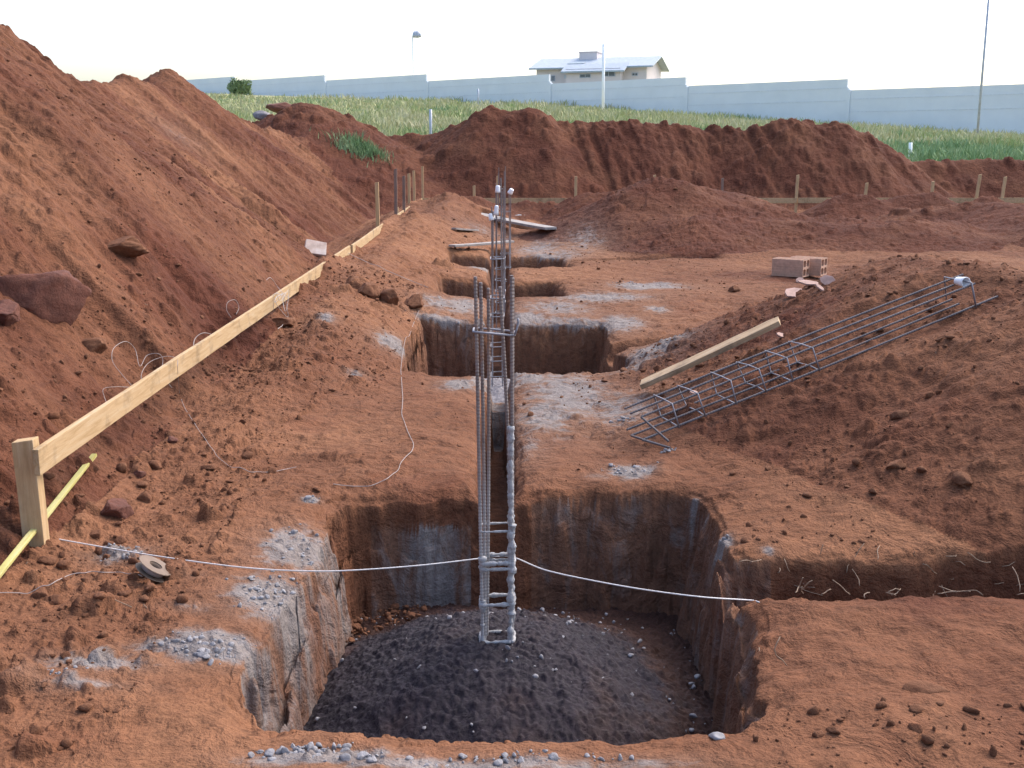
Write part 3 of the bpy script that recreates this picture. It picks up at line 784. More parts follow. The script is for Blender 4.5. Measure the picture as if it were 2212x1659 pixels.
def cap(p, r, h, tilt, label, name='plastic_cap'):
    m = MB(); n = 14; prof = [(.0, h), (.55, h), (.78, h * .93), (.86, h * .8), (.9, h * .5), (1.0, .02), (1.03, 0), (.9, 0), (.82, h * .5), (0, h * .85)]
    vs = [(r * a * math.cos(2 * math.pi * k / n), r * a * math.sin(2 * math.pi * k / n), z) for a, z in prof for k in range(n)]
    fs = [(i * n + k, i * n + (k + 1) % n, (i + 1) * n + (k + 1) % n, (i + 1) * n + k) for i in range(len(prof) - 1) for k in range(n)]
    m.add(vs, fs); o = m.build(name, M_white, None, smooth=True); o.location = p; o.rotation_euler = tilt
    return tag(o, label, 'plastic cap', 'white plastic caps stuck on bar ends')
cap(at(1071, 464, y=9.0), .019, .075, (R_(4), R_(6), 0), 'taller white plastic cap on top of the second rebar column')
cap(at(1062, 476, y=9.0), .020, .055, (R_(-8), R_(-12), 0), 'crumpled white plastic cap just left and below the taller one on the second column')
cap(at(1075, 416, y=12.9), .030, .080, (0, R_(3), 0), 'white plastic cap on the third rebar column, in front of a pale stake')
cap(at(1101, 418, y=16.1), .038, .075, (R_(15), R_(28), 0), 'small tilted white cap on the column to the right of the others')

# ------------------------------------------------------------------ planks, slab and block by the far pits
def plank(p0, p1, wid, th, name, material, label, roll=0, cat='wooden plank', seed=3):
    p0 = Vector(p0); p1 = Vector(p1); d = p1 - p0; L = d.length
    M = frame_from(d) @ Matrix.Rotation(roll, 3, 'X')
    seg = 14; vs = []
    for k in range(seg + 1):
        t = k / seg
        wv = .004 * mnoise.noise(Vector((t * 5, seed, 0))) + .010 * L * (t - .5) ** 2
        nar = 1 - .12 * (k in (0, seg))
        for sy, sz in ((-1, -1), (1, -1), (1, 1), (-1, 1)):
            vs.append((t * L + (.012 * mnoise.noise(Vector((sy, seed, 3))) if k in (0, seg) else 0), sy * wid / 2 * nar + .002 * mnoise.noise(Vector((t * 20, sy, seed))), sz * th / 2 + wv))
    fs = [(3, 2, 1, 0), tuple(seg * 4 + i for i in range(4))]
    for k in range(seg):
        for i in range(4):
            fs.append((k * 4 + i, k * 4 + (i + 1) % 4, (k + 1) * 4 + (i + 1) % 4, (k + 1) * 4 + i))
    m = MB(); m.add(vs, fs); o = m.build(name, material, None, bevel=.002)
    o.location = p0; o.rotation_euler = M.to_euler()
    return tag(o, label, cat)
plank(hit(976, 537, .05), at(1104, 522, z=.10), .15, .03, 'plank', M_greyplank, 'grey plank lying on the pit edge, just in front of the longer far plank')
plank(at(1031, 463, y=23.1), hit(1190, 496, .06), .24, .04, 'plank', M_greyplank, 'long grey plank bridging the farthest pit, sloping down to the right')
plank(hit(980, 494, .03), hit(1030, 499, .04), .10, .03, 'plank', M_greyplank, 'short thin plank end lying left of the long far plank')
pl = plank(hit(1386, 832, .06), at(1684, 694, z=.56), .14, .032, 'plank', M_plank, 'weathered yellowish plank lying beside the rebar cage on the right', R_(6))
def rock(name, p, size, label, material, cat='rock', group=None, seed=0, squash=.75, sub=4, elong=1.0, rz=None):
    import bmesh
    bm = bmesh.new(); bmesh.ops.create_icosphere(bm, subdivisions=sub, radius=1.0)
    off = Vector((seed * 3.17, seed * 1.3, seed * .7))
    rr = random.Random(seed)
    planes = [(Vector((rr.gauss(0, 1), rr.gauss(0, 1), rr.gauss(0, .8))).normalized(), rr.uniform(.5, .82)) for _ in range(13)]
    for v in bm.verts:
        q = v.co.copy()
        for nrm, dd in planes:
            e = q.dot(nrm)
            if e > dd: q -= nrm * (e - dd) * .95
        q *= 1 + .16 * mnoise.noise(v.co * 1.3 + off) + .10 * mnoise.noise(v.co * 3.1 + off) + .05 * mnoise.noise(v.co * 7 + off) + .03 * mnoise.noise(v.co * 16 + off)
        v.co = Vector((q.x * size * elong, q.y * size, q.z * size * squash))
    me = bpy.data.meshes.new(name); bm.to_mesh(me); bm.free(); me.materials.append(material)
    me.polygons.foreach_set('use_smooth', [True] * len(me.polygons))
    o = bpy.data.objects.new(name, me); COL.objects.link(o); o.location = p; o.rotation_euler = (rr.uniform(-.2, .2), rr.uniform(-.2, .2), rr.uniform(0, 6) if rz is None else rz)
    return tag(o, label, cat, group)
rock('concrete_chunk', at(1121, 468, y=23.9), .17, 'pale grey concrete chunk on the soil above the long far plank', M_cem, 'concrete chunk', None, 88, .5, 3, 1.2, .2)

# pale slab on the left slope
sp_ = hit(682, 545, .0)
m = MB(); outline = [(-.16, -.085), (.10, -.105), (.165, .06), (-.07, .10), (-.15, .03)]
outline = [(-.15, -.10), (.12, -.11), (.15, .085), (-.10, .11)]
vs = [(a, b_, -.02) for a, b_ in outline] + [(a * .98, b_ * .98, .02) for a, b_ in outline]; n_ = len(outline)
m.add(vs, [tuple(range(n_))[::-1], tuple(range(n_, 2 * n_))] + [(i, (i + 1) % n_, n_ + (i + 1) % n_, n_ + i) for i in range(n_)])
o = m.build('slab', mat('pale_slab', concrete_build((.42, .32, .27), (.55, .50, .47), 6, .85, .5)), None, bevel=.006)
o.location = sp_ + Vector((0, -.04, .05)); o.rotation_euler = (R_(48), R_(8), R_(24))
tag(o, 'pale square slab piece resting tilted on the left slope behind the long board', 'slab')

# ------------------------------------------------------------------ rebar cage lying on the right mound
P0 = CG0.copy(); P1 = CG1.copy()
ax = (P1 - P0); AL = ax.length; ax.normalize()
wv_ = Vector((0, 0, 1)).cross(ax).normalized(); hv_ = ax.cross(wv_).normalized()
print('cage', P0, P1, AL)
CW, CH = .23, .125
cage = empty('rebar_cage', P0, 0, 'rebar cage of bars and square stirrups lying across the slope of the right mound', 'rebar cage')
def cg(a, w, h): return P0 + ax * a + wv_ * (w * CW) + hv_ * (h * CH)
for (w, h, a0, a1) in ((0, 0, -.22, AL + .16), (.5, .02, -.24, AL - .02), (1, 0, -.22, AL + .02), (0.02, 1, -.19, AL + .03), (.5, 1, -.21, AL - .03), (.97, 1, -.20, AL + .12)):
    m = MB(); sag = -.015
    ribbed(m, cg(a0, w, h), cg(a1, w, h), .0062, .008, 7, bend=(0, 0, .012 * (h - .5)))
    colpart(cage, m, 'rebar', M_bar2, False)
for (w, h, a0) in ((0, 0, -.22), (.02, 1, -.19), (.5, .02, -.24)):
    m = MB(); q = cg(a0, w, h); dn = (wv_ * -1 + ax * .55)
    e = q + dn * .17; g0 = ground(e.x, e.y) + .012; e.z = max(g0, q.z - .10 if h else g0)
    ribbed(m, q, e, .0062, .008, 7); colpart(cage, m, 'hook', M_bar2, False)
mdist = [0.0, .165, .36, .55, .72, .895]
for a in mdist:
    m = MB(); t = RNG.uniform(-.012, .012)
    q = [cg(a, -.03, -.08), cg(a + t, -.03, 1.06), cg(a + t, .5, 1.07), cg(a + t * 2, 1.03, 1.06), cg(a, 1.03, -.06), cg(a - t, .5, -.07), cg(a, -.03, -.08)]
    m.tube(q, .0042, 7); colpart(cage, m, 'stirrup', M_stirrup)
m = MB(); m.tube([cg(AL, -.03, -.1), cg(AL, -.03, 1.12), cg(AL, .02, 1.15)], .0055, 7); colpart(cage, m, 'stirrup', M_stirrup)
m = MB(); m.tube([cg(AL - .02, 1.0, .1), cg(AL, 1.02, 1.2), cg(AL, .5, 1.17), cg(AL, -.03, 1.12)], .0045, 7); colpart(cage, m, 'stirrup', M_stirrup)
o = cap(cg(AL - .01, .12, 1.15), .030, .085, (0, 0, 0), 'white plastic cap on the upper end of the lying rebar cage')
o.rotation_euler = (-wv_ * -1).to_track_quat('Z', 'Y').to_euler()

# ------------------------------------------------------------------ hollow clay blocks and shards
def clay_block(loc, rz, label, tilt=0, broken=False):
    L, W, H, t = .41, .215, .215, .012
    r = empty('clay_block', loc, rz, label, 'hollow brick', 'hollow clay blocks on the mound'); r.rotation_euler = (tilt, 0, rz)
    m = MB()
    hz = [(-W / 2 + t / 2), 0, (W / 2 - t / 2)]
    # shell seen from the end: rounded cells, 2 x 2
    def cell(cy, cz, open_side=False):
        n = 20; rr_o = []; rr_i = []
        hw = W / 4 + .0
        for k in range(n):
            a = 2 * math.pi * k / n + math.pi / n
            c, s = math.cos(a), math.sin(a); q = max(abs(c), abs(s))
            rr_o.append((c / q * hw, s / q * hw)); e = (abs(c) ** 3.5 + abs(s) ** 3.5) ** (-1 / 3.5); rr_i.append((c * e * (hw - t * .85), s * e * (hw - t * .85)))
        vs = []
        for x in (-L / 2, L / 2):
            vs += [(x, cy + a, cz + b_) for a, b_ in rr_o] + [(x, cy + a, cz + b_) for a, b_ in rr_i]
        fs = []
        for k in range(n):
            k2 = (k + 1) % n
            fs += [(k, k2, n + k2, n + k), (2 * n + k, 3 * n + k, 3 * n + k2, 2 * n + k2), (n + k, n + k2, 3 * n + k2, 3 * n + k), (k, 2 * n + k, 2 * n + k2, k2)]
        m.add(vs, fs)
    for cy in (-W / 4 - .0004, W / 4 + .0004):
        for cz in (H / 4, 3 * H / 4 + .0008):
            cell(cy, cz)
    o = m.build('block_shell', M_clay, r, bevel=0)
    g = MB()
    for sy in (-1, 1):
        for k in range(5):
            g.box((0, sy * (W / 2 + .0022), .03 + k * .033), (L * .995, .004, .012))
    for k in range(5): g.box((0, -.074 + k * .037, H + .0030), (L * .995, .012, .004))
    g.build('ribbing', M_clay, r)
    return r
q = hit(1712, 600, .0); q2 = hit(1752, 592, .0)
print('block', q)
clay_block((q.x, q.y + .12, max(ground(q.x, q.y + .1), q.z) + .0), R_(-36), 'hollow clay block lying in front on the left, its open end facing right')
clay_block((q.x + .27, q.y + .28, q.z + .01), R_(-36), 'hollow clay block just behind, with round holes showing in its right end')
def shard(p, sx, sy, th, rot, label, seed):
    rr = random.Random(seed); n = 7; pts = []
    for k in range(n):
        a = 2 * math.pi * k / n; pts.append((sx / 2 * math.cos(a) * rr.uniform(.8, 1.15), sy / 2 * math.sin(a) * rr.uniform(.8, 1.15)))
    cv = rr.uniform(1, 3)
    vs = [(a, b_, -th / 2 - cv * b_ * b_) for a, b_ in pts] + [(a, b_, th / 2 - cv * b_ * b_) for a, b_ in pts]
    m = MB(); m.add(vs, [tuple(range(n))[::-1], tuple(range(n, 2 * n))] + [(i, (i + 1) % n, n + (i + 1) % n, n + i) for i in range(n)])
    o = m.build('clay_shard', M_paleclay, None, bevel=.002); o.location = p; o.rotation_euler = rot
    return tag(o, label, 'brick shard', 'broken clay shards below the hollow blocks')
for i, (X, Y, sx, sy, rot, lab) in enumerate((
    (1714, 632, .17, .11, (R_(25), R_(-10), R_(30)), 'largest pale clay shard, lowest left of the pieces below the hollow blocks'),
    (1729, 606, .12, .09, (R_(50), 0, R_(5)), 'clay shard standing against the front hollow block'),
    (1748, 613, .17, .07, (R_(20), R_(5), R_(-15)), 'long flat clay shard lying in the middle of the pieces below the blocks'),
    (1788, 607, .13, .08, (R_(60), 0, R_(-10)), 'clay shard at the right, below the holes of the rear hollow block'),
    (1772, 622, .12, .04, (R_(10), R_(30), R_(-50)), 'narrow clay sliver pointing down to the right below the blocks'),
    (1686, 724, .07, .05, (R_(30), R_(10), R_(20)), 'small clay shard by the upper end of the weathered plank'),
    (1498, 848 , .05, .035, (R_(20), 0, R_(20)), 'small pink clay shard at the left end of the rebar cage'))):
    shard(hit(X, Y, .02), sx, sy, .012, rot, lab, 40 + i)

# ------------------------------------------------------------------ yellow stick, spool, strings
a = hit(204, 984, .04); b_ = hit(12, 1222, .06); d = (a - b_)
b2 = b_ - d.normalized() * .35
m = MB(); m.box((d.length / 2 + .175, 0, 0), (d.length + .35, .026, .016))
o = m.build('yellow_stick', M_yellow, None, bevel=.003); o.location = b2; o.rotation_euler = frame_from(d).to_euler()
tag(o, 'yellow wooden stick lying on the soil behind the near left post', 'stick')

sp0 = hit(330, 1258, .0)
spool = empty('spool', sp0 + Vector((0, .02, .045)), 0, 'small flat string spool lying tilted on the soil right of the near post', 'spool')
axis = Vector((.53, .10, .84)).normalized()
qrot = axis.to_track_quat('Z', 'Y'); spool.rotation_mode = 'QUATERNION'; spool.rotation_quaternion = qrot
def ring_disc(r0, r1, z0, z1, n=40):
    m = MB(); prof = [(r0, z0), (r1 - .002, z0), (r1, (z0 + z1) / 2), (r1 - .002, z1), (r0, z1)]
    vs = [(a * math.cos(2 * math.pi * k / n), a * math.sin(2 * math.pi * k / n), z) for a, z in prof for k in range(n)]
    fs = [(i * n + k, i * n + (k + 1) % n, ((i + 1) % 5) * n + (k + 1) % n, ((i + 1) % 5) * n + k) for i in range(5) for k in range(n)]
    m.add(vs, fs); return m
ring_disc(.026, .068, .014, .0175).build('flange', M_spool, spool, smooth=False)
ring_disc(.026, .066, -.0175, -.014).build('flange', M_spool, spool, smooth=False)
ring_disc(.0245, .030, -.0138, .0138).build('core', M_spool, spool, smooth=True)
ring_disc(.031, .047, -.0105, .0105).build('wound_string', M_thin, spool, smooth=True)

def string(pts, r, label, material=M_string, cat='string', name='string', wob=.0, group=None):
    m = MB(); Q = catmull(pts, 8)
    m.tube(Q, r, 6); return tag(m.build(name, material, None, smooth=True), label, cat, group)
def gpts(L, off=.006):
    out = []
    for (a, b_), (c, d_) in zip(L[:-1], L[1:]):
        k = max(1, int(math.hypot(c - a, d_ - b_) / 16))
        for i in range(k):
            out.append(hit(a + (c - a) * i / k, b_ + (d_ - b_) * i / k, off))
    out.append(hit(*L[-1], off)); return out
zz = .035
L1 = [at(X, Y, z=zz) for X, Y in ((-60, 1126), (0, 1135), (60, 1150), (100, 1160), (300, 1195), (450, 1217), (550, 1228), (640, 1233), (740, 1233), (900, 1222), (1040, 1206), (1075, 1202), (1112, 1205), (1180, 1232), (1290, 1256), (1400, 1275), (1520, 1290))]
L1.append(hit(1618, 1297, .01)); L1.append(hit(1640, 1302, .004))
string(L1, .0026, 'white nylon string stretched low across the nearest pit and past the rebar column')
def px(*a): return [(a[i], a[i + 1]) for i in range(0, len(a), 2)]
s1 = [at(384, 778, x=BX + .02), at(384, 800, x=BX + .03)] + gpts(px(388, 850, 398, 880, 430, 930, 452, 962, 470, 990, 500, 1010, 540, 1020, 590, 1020, 640, 1009))
string(s1, .0016, 'thin string hanging from the long board and curling over the soil toward the pit', M_thin)
string(gpts(px(720, 1048, 760, 1053, 800, 1050, 835, 1036, 860, 1015, 866, 1000, 890, 975, 893, 960, 880, 930, 868, 895, 870, 860, 866, 800, 870, 762, 884, 725, 893, 700, 905, 672, 912, 655)), .0019, 'wavy thin string lying down the soil left of the trench', M_thin)
string(gpts(px(745, 546, 800, 570, 870, 600, 925, 622)), .003, 'straight thin string running from the far end of the board toward the pits', M_thin)
string(gpts(px(-20, 1280, 20, 1281, 62, 1282, 90, 1273, 120, 1256, 150, 1243, 200, 1236, 260, 1237, 308, 1246), .008), .0018, 'thin thread curving from the spool to the left edge', M_thin)
# loose loops behind the board
def loop(pts, y0, label_dy=0): return [at(X, Y, y=y0 + k * .0) for k, (X, Y) in enumerate(pts)]
LA = [hit(300, 868, .03)] + [hit(X, Y, o_) for X, Y, o_ in ((288, 838, .04), (262, 808, .06), (243, 782, .09), (246, 752, .12), (272, 740, .13), (292, 756, .1), (302, 792, .05), (318, 770, .08), (345, 768, .09), (352, 795, .07), (335, 830, .04), (316, 838, .03), (305, 812, .06), (322, 785, .1), (360, 776, .1), (388, 778, .08))]
string(LA, .0018, 'tangled thin wire loops lying on the slope behind the long board', M_thin, 'wire loops', 'wire_tangle')
LB = [hit(X, Y, o_) for X, Y, o_ in ((240, 890, .01), (226, 860, .03), (224, 842, .05), (250, 836, .06), (300, 835, .05), (330, 812, .04))] + [hit(X, Y, .03) for X, Y in ((352, 820), (372, 838))]
string(LB, .0016, 'single loose wire bend lying left of the tangled loops', M_thin, 'wire loops', 'wire_tangle')
string([hit(418, 765, .02), hit(420, 738, .07), hit(436, 722, .1), hit(455, 722, .09), hit(470, 735, .04)], .003, 'stiff wire arch sticking up behind the middle of the long board', M_thin, 'wire loops', 'wire_tangle')
string([hit(500, 690, .02), hit(490, 672, .05), hit(492, 655, .08), hit(508, 652, .08), hit(516, 664, .05), hit(510, 680, .03)], .002, 'small wire ring on the slope behind the far half of the long board', M_thin, 'wire loops', 'wire_tangle')
HB = at(585, 610, x=BX + .03)
rr = random.Random(5); pts = [at(575, 605, x=BX - .02), at(585, 600, x=BX + .0), at(600, 620, x=BX + .03)]
for k in range(16):
    pts.append(HB + Vector((.02 + rr.uniform(0, .08), rr.uniform(-.2, .25), -.05 - rr.uniform(.03, .26) * (1 if k % 2 else .35))))
pts2 = [at(612, 640, x=BX + .02), at(613, 670, x=BX + .03)] + [hit(612, 700, .02), hit(600, 712, .02)]
m = MB(); m.tube(catmull(pts, 5), .0018, 5); m.tube(catmull(pts2, 5), .002, 5)
tag(m.build('string_bundle', M_thin2, None, smooth=True), 'tangled bundle of white string hanging off the long board near its joint', 'string')

# ------------------------------------------------------------------ rocks and big clods
ROCKS = (
 (80, 665, .25, M_rock, 'largest red rock bedded in the left slope at the picture edge', .8, 1.25),
 (4, 694, .11, M_rock, 'dark red rock half cut off by the left picture edge', .9, 1.0),
 (245, 1112, .083, M_rock, 'big dark red rock lying right of the near wooden post', .8, 1.1),
 (232, 522, .20, M_clod, 'long reddish lump of soil slumped on the left slope, above the red rocks', .40, 1.8),
 (188, 745, .10, M_clod, 'angular brown clod alone on the left slope behind the board', .6, 1.5),
 (610, 700, .10, M_clod, 'rounded brown clod below the hanging string bundle', .65, 1.2),
 (300, 1028, .036, M_rock, 'small bright red stone above the big dark red rock', .85, 1.0),
 (262, 1015, .034, M_clod, 'tan clod just left of the small bright red stone', .9, 1.0),
 (312, 1080, .045, M_clod, 'brown clod touching the big dark red rock on its upper right', .8, 1.1),
 (335, 1010, .045, M_clod, 'pale tan clod right of the small bright red stone', .75, 1.1),
 (290, 1250, .028, M_clod, 'small clod left of the spool', .75, 1.1),
 (100, 1215, .035, M_clod, 'reddish clod at the foot of the near wooden post', .7, 1.4),
 (135, 1225, .035, M_clod, 'dark clod just right of the near post foot', .7, 1.1),
 (85, 1290, .035, M_clod, 'rounded clod below the near post, beside the curving thread', .8, 1.0),
 (118, 1300, .030, M_clod, 'tan clod right of the rounded one by the curving thread', .8, 1.0),
 (205, 1160, .034, M_clod, 'small tan clod left of the big dark red rock', .8, 1.0),
 (215, 1195, .034, M_clod, 'small clod below and left of the big dark red rock', .8, 1.0),
 (255, 1170, .030, M_clod, 'reddish clod directly under the big dark red rock', .8, 1.1),
 (370, 955, .035, M_rock, 'red clod in the hollow under the hanging string', .8, 1.0),
 (450, 1012, .032, M_clod, 'dark clod beside the thin curling string', .7, 1.4),
 (795, 635, .13, M_clod, 'leftmost big brown clod in the row left of the third pit', .75, 1.1),
 (842, 652, .12, M_clod, 'middle big brown clod in the row left of the third pit', .75, 1.1),
 (893, 662, .13, M_clod, 'rightmost big brown clod in the row left of the third pit', .75, 1.1),
 (1421, 795, .032, M_clod, 'dark round clod on the pale ground left of the weathered plank', .9, 1.0),
 (1512, 790, .03, M_clod, 'small dark clod lying close beside the weathered plank', .8, 1.2),
 (1588, 628, .07, M_clod, 'tan clod on flat ground left of the hollow clay blocks', .8, 1.1),
 (1498, 1582, .018, M_clod, 'tiny clod in the shade at the bottom right of the nearest pit', .7, 1.1),
 (1548, 1592, .020, M_stone, 'pale stone on the near rim at the bottom right of the nearest pit', .75, 1.3),
 (2000, 1490, .045, M_clod, 'orange clod in the crumbly soil at the lower right', .5, 1.6),
 (1770, 600, .0, M_clod, '', 1, 1),
 (1955, 895, .05, M_clod, 'tan clod on the right mound under the rebar cage', .6, 1.5),
 (2085, 1045, .05, M_clod, 'smooth brown clod on the right mound near its right edge', .7, 1.3),
 (2010, 855, .03, M_clod, 'small clod above the tan one on the right mound', .8, 1.2),
 (1935, 1010, .04, M_clod, 'brown clod in the middle of the right mound slope', .6, 1.3),
 (770, 1370, .045, M_clod, 'orange clod in the back left corner of the nearest pit', .8, 1.1),
 (745, 1395, .03, M_clod, 'smaller clod at the foot of the left pit wall', .8, 1.2))
for i, (X, Y, sz, mt, lab, sq, el) in enumerate(ROCKS):
    if sz <= 0: continue
    p = hit(X, Y + 3, 0)
    if X in (770, 745): p = at(X, Y, z=-.57)
    rock('rock' if mt is not M_clod else 'soil_clod', (p.x, p.y + sz * .3, p.z + sz * sq * (.22 if el < 1.45 else (-.25 if el != 1.8 else -.75))), sz, lab, mt, 'rock' if mt is not M_clod else 'clod', None, i + 3, sq, 4 if sz > .05 else 3, el, 0.0 if el > 1.4 else None)

# ------------------------------------------------------------------ loose stuff: crumbs of soil, cement crumbs, pebbles, straw
import bmesh as _bm
def ico_base():
    b = _bm.new(); _bm.ops.create_icosphere(b, subdivisions=2, radius=1.0)
    v = np.array([tuple(q.co) for q in b.verts]); f = np.array([[q.index for q in fc.verts] for fc in b.faces]); b.free(); return v, f
IV, IF = ico_base()
def crumbs(name, pts, sizes, material, label, cat, seed, sink=.3, cast=None):
    r = np.random.RandomState(seed); n = len(pts); nv = len(IV)
    V = np.repeat(IV[None], n, 0)
    for _ in range(5):      # knock flat faces off each lump
        nr = r.normal(0, 1, (n, 1, 3)); nr /= np.linalg.norm(nr, axis=2, keepdims=True); dd = r.uniform(.35, .75, (n, 1))
        e = np.maximum((V * nr).sum(2) - dd, 0)[..., None]; V = V - nr * e
    V = V * (1 + .18 * (r.rand(n, nv, 1) - .5)) * 1.1
    ax3 = .5 + .9 * r.rand(n, 1, 3); ax3[..., 2] *= .8; V = V * ax3
    th = r.rand(n) * 6.28; c, s_ = np.cos(th)[:, None], np.sin(th)[:, None]
    V = np.stack([V[..., 0] * c - V[..., 1] * s_, V[..., 0] * s_ + V[..., 1] * c, V[..., 2]], -1)
    V = V * sizes[:, None, None] + pts[:, None, :]
    V[..., 2] += (sizes * sink)[:, None]
    F = (IF[None] + (np.arange(n) * nv)[:, None, None]).reshape(-1, 3)
    me = bpy.data.meshes.new(name); me.vertices.add(n * nv); me.vertices.foreach_set('co', V.reshape(-1).astype(np.float32))
    me.loops.add(len(F) * 3); me.loops.foreach_set('vertex_index', F.ravel().astype(np.int32))
    me.polygons.add(len(F)); me.polygons.foreach_set('loop_start', (np.arange(len(F)) * 3).astype(np.int32))
    me.update(calc_edges=True); me.materials.append(material)
    o = bpy.data.objects.new(name, me); COL.objects.link(o)
    return tag(o, label, cat, None, 'stuff')
def surf(x, y):
    zt, ow, pd, fi, wm = terrain(x, y); return zt + detail_z(x, y, ow, pd, fi, wm), ow, pd, wm
rs = np.random.RandomState(3)
xs, yy = [], []
for (x0, x1, y0, y1, n) in ((-2.6, -1.15, 3.5, 7.5, 2200), (-2.2, -1.1, 2.4, 4.4, 420), (-2.0, -.8, 7, 12, 1200), (1.0, 3.4, 4.3, 8.5, 1700), (-4.5, -2.0, 5, 14, 1600), (.7, 2.4, 2.2, 3.0, 420), (-.9, 3.0, 8, 20, 800), (-1.2, 1.4, 5, 9, 350)):
    xs.append(rs.uniform(x0, x1, n)); yy.append(rs.uniform(y0, y1, n))
xs = np.concatenate(xs); yy = np.concatenate(yy)
zz_, ow, pd, wm = surf(xs, yy); k = (pd > .06) & (rs.rand(len(xs)) < .35 + .65 * sst(-.15, .3, fbm(xs, yy, .7, 3, 90)))
xs, yy, zz_ = xs[k], yy[k], zz_[k]
siz = (.0035 + .017 * rs.rand(len(xs)) ** 7 + .0004 * yy)
crumbs('soil_crumbs', np.stack([xs, yy, zz_], 1), siz, M_clod, 'loose crumbs of red soil scattered over the ground and slopes', 'soil crumbs', 5)
# cement crumbs on the spills
P_ = []
for (X, Y, rx, ry, n) in ((640, 1190, .10, .16, 110), (590, 1280, .10, .14, 130), (450, 1395, .12, .06, 170), (1365, 1018, .09, .07, 80), (1400, 612, .3, .2, 60), (672, 1080, .03, .03, 25), (660, 1625, .12, .03, 130), (760, 1640, .14, .02, 60), (1100, 1640, .3, .02, 60), (950, 800, .2, .08, 60), (1560, 1188, .03, .04, 30), (1350, 905, .06, .05, 40), (125, 1450, .05, .03, 14), (1440, 975, .05, .03, 20), (1050, 795, .1, .08, 30), (255, 1195, .09, .06, 30)):
    p = hit(X, Y); P_.append(np.stack([rs.normal(p.x, rx * .6, n), rs.normal(p.y, ry * .6, n)], 1))
P_ = np.concatenate(P_); z_, ow, pd, wm = surf(P_[:, 0], P_[:, 1]); k = pd > .0
P_ = P_[k]; z_ = z_[k]
crumbs('cement_crumbs', np.stack([P_[:, 0], P_[:, 1], z_], 1), .003 + .011 * rs.rand(len(P_)) ** 3, M_cem, 'pale grey cement crumbs spilled on the pit rims', 'cement crumbs', 6)
# stones in the wet mound
def mound_z(x, y): return -.66 + .405 / (1 + (np.hypot((x + .02) / .74, (y - 4.02) / .78) * 1.15) ** 2.6)
n = 260; a_ = rs.uniform(-.75, .85, n); b__ = rs.uniform(2.95, 4.9, n)
a_ = np.concatenate([a_, rs.normal(.62, .12, 45)]); b__ = np.concatenate([b__, rs.normal(3.55, .22, 45)])
k = (a_ < .82) & (a_ > -.72); a_, b__ = a_[k], b__[k]
crumbs('mound_stones', np.stack([a_, b__, mound_z(a_, b__) + .012], 1), .003 + .011 * rs.rand(len(a_)) ** 3, M_stone, 'pale gravel stones showing in the dark wet concrete mound', 'gravel', 8)
P_ = np.stack([rs.uniform(-.80, -.35, 260), rs.uniform(4.35, 5.05, 260)], 1); k = (P_[:, 1] - 4.3 > (P_[:, 0] + .8) * 1.1)
P_ = P_[k]; crumbs('pit_crumbs', np.stack([P_[:, 0], P_[:, 1], np.maximum(mound_z(P_[:, 0], P_[:, 1]), -.6) + .010], 1), .005 + .020 * rs.rand(len(P_)) ** 4, M_clod, 'red soil crumbs fallen into the back left corner of the nearest pit', 'soil crumbs', 9)
# roots and straw
m = MB(); rr = random.Random(11)
def straw(p, L, r=.0016, up=.3):
    d = Vector((rr.gauss(0, 1), rr.gauss(0, .5), rr.gauss(up, .5))).normalized(); pts = [Vector(p)]
    for k in range(5):
        d = (d + Vector((rr.gauss(0, .25), rr.gauss(0, .25), rr.gauss(0, .25)))).normalized(); pts.append(pts[-1] + d * L / 5)
    m.tube(pts, r, 5)
for k in range(45):
    x = rr.uniform(1.0, 2.6); y = 4.24 + rr.uniform(-.05, .12)
    straw((x, y, rr.uniform(-.25, -.02)), rr.uniform(.04, .16))
for k in range(22):
    x = rr.uniform(1.0, 2.4); y = 3.84 + rr.uniform(-.03, .03); straw((x, y, ground(x, y - .08) + .0), rr.uniform(.04, .12), .002, .2)
for (X, Y) in ((285, 1312), (310, 1308), (60, 1215), (1715, 1270), (1735, 1262), (1760, 1275), (2020, 760), (1900, 1180), (1700, 1440), (1640, 1400), (320, 660), (1560, 760)):
    straw(hit(X, Y, .008), .12 if Y > 1000 else .2, .0018, 0)
tag(m.build('dry_roots', M_root, None, smooth=True), 'dry pale roots and straw sticking out along the side trench and soil', 'roots', None, 'stuff')

# ------------------------------------------------------------------ field: grass, tufts, posts, poles
def blades(name, X, Y, Zb, H, W, material, label, cat, seed, kind='stuff', lean=.35):
    r = np.random.RandomState(seed); n = len(X)
    an = r.rand(n) * 3.14; dx = np.cos(an) * W / 2; dy = np.sin(an) * W / 2
    lx = r.normal(0, lean, n) * H; ly = r.normal(0, lean, n) * H
    V = np.stack([np.stack([X - dx, Y - dy, Zb], 1), np.stack([X + dx, Y + dy, Zb], 1), np.stack([X + lx * .4 + dx * .7, Y + ly * .4 + dy * .7, Zb + H * .6], 1), np.stack([X + lx * .4 - dx * .7, Y + ly * .4 - dy * .7, Zb + H * .6], 1), np.stack([X + lx, Y + ly, Zb + H], 1)], 1)
    b0 = (np.arange(n) * 5)[:, None]
    q = (b0 + np.array([[0, 1, 2, 3]])); t = (b0 + np.array([[3, 2, 4]]))
    loops = np.concatenate([q, t], 1).ravel(); ls = np.stack([np.arange(n) * 7, np.arange(n) * 7 + 4], 1).ravel()
    me = bpy.data.meshes.new(name); me.vertices.add(n * 5); me.vertices.foreach_set('co', V.reshape(-1).astype(np.float32))
    me.loops.add(len(loops)); me.loops.foreach_set('vertex_index', loops.astype(np.int32))
    me.polygons.add(2 * n); me.polygons.foreach_set('loop_start', ls.astype(np.int32)); me.update(calc_edges=True)
    me.materials.append(material); o = bpy.data.objects.new(name, me); COL.objects.link(o)
    return tag(o, label, cat, None, kind)
n = 150000
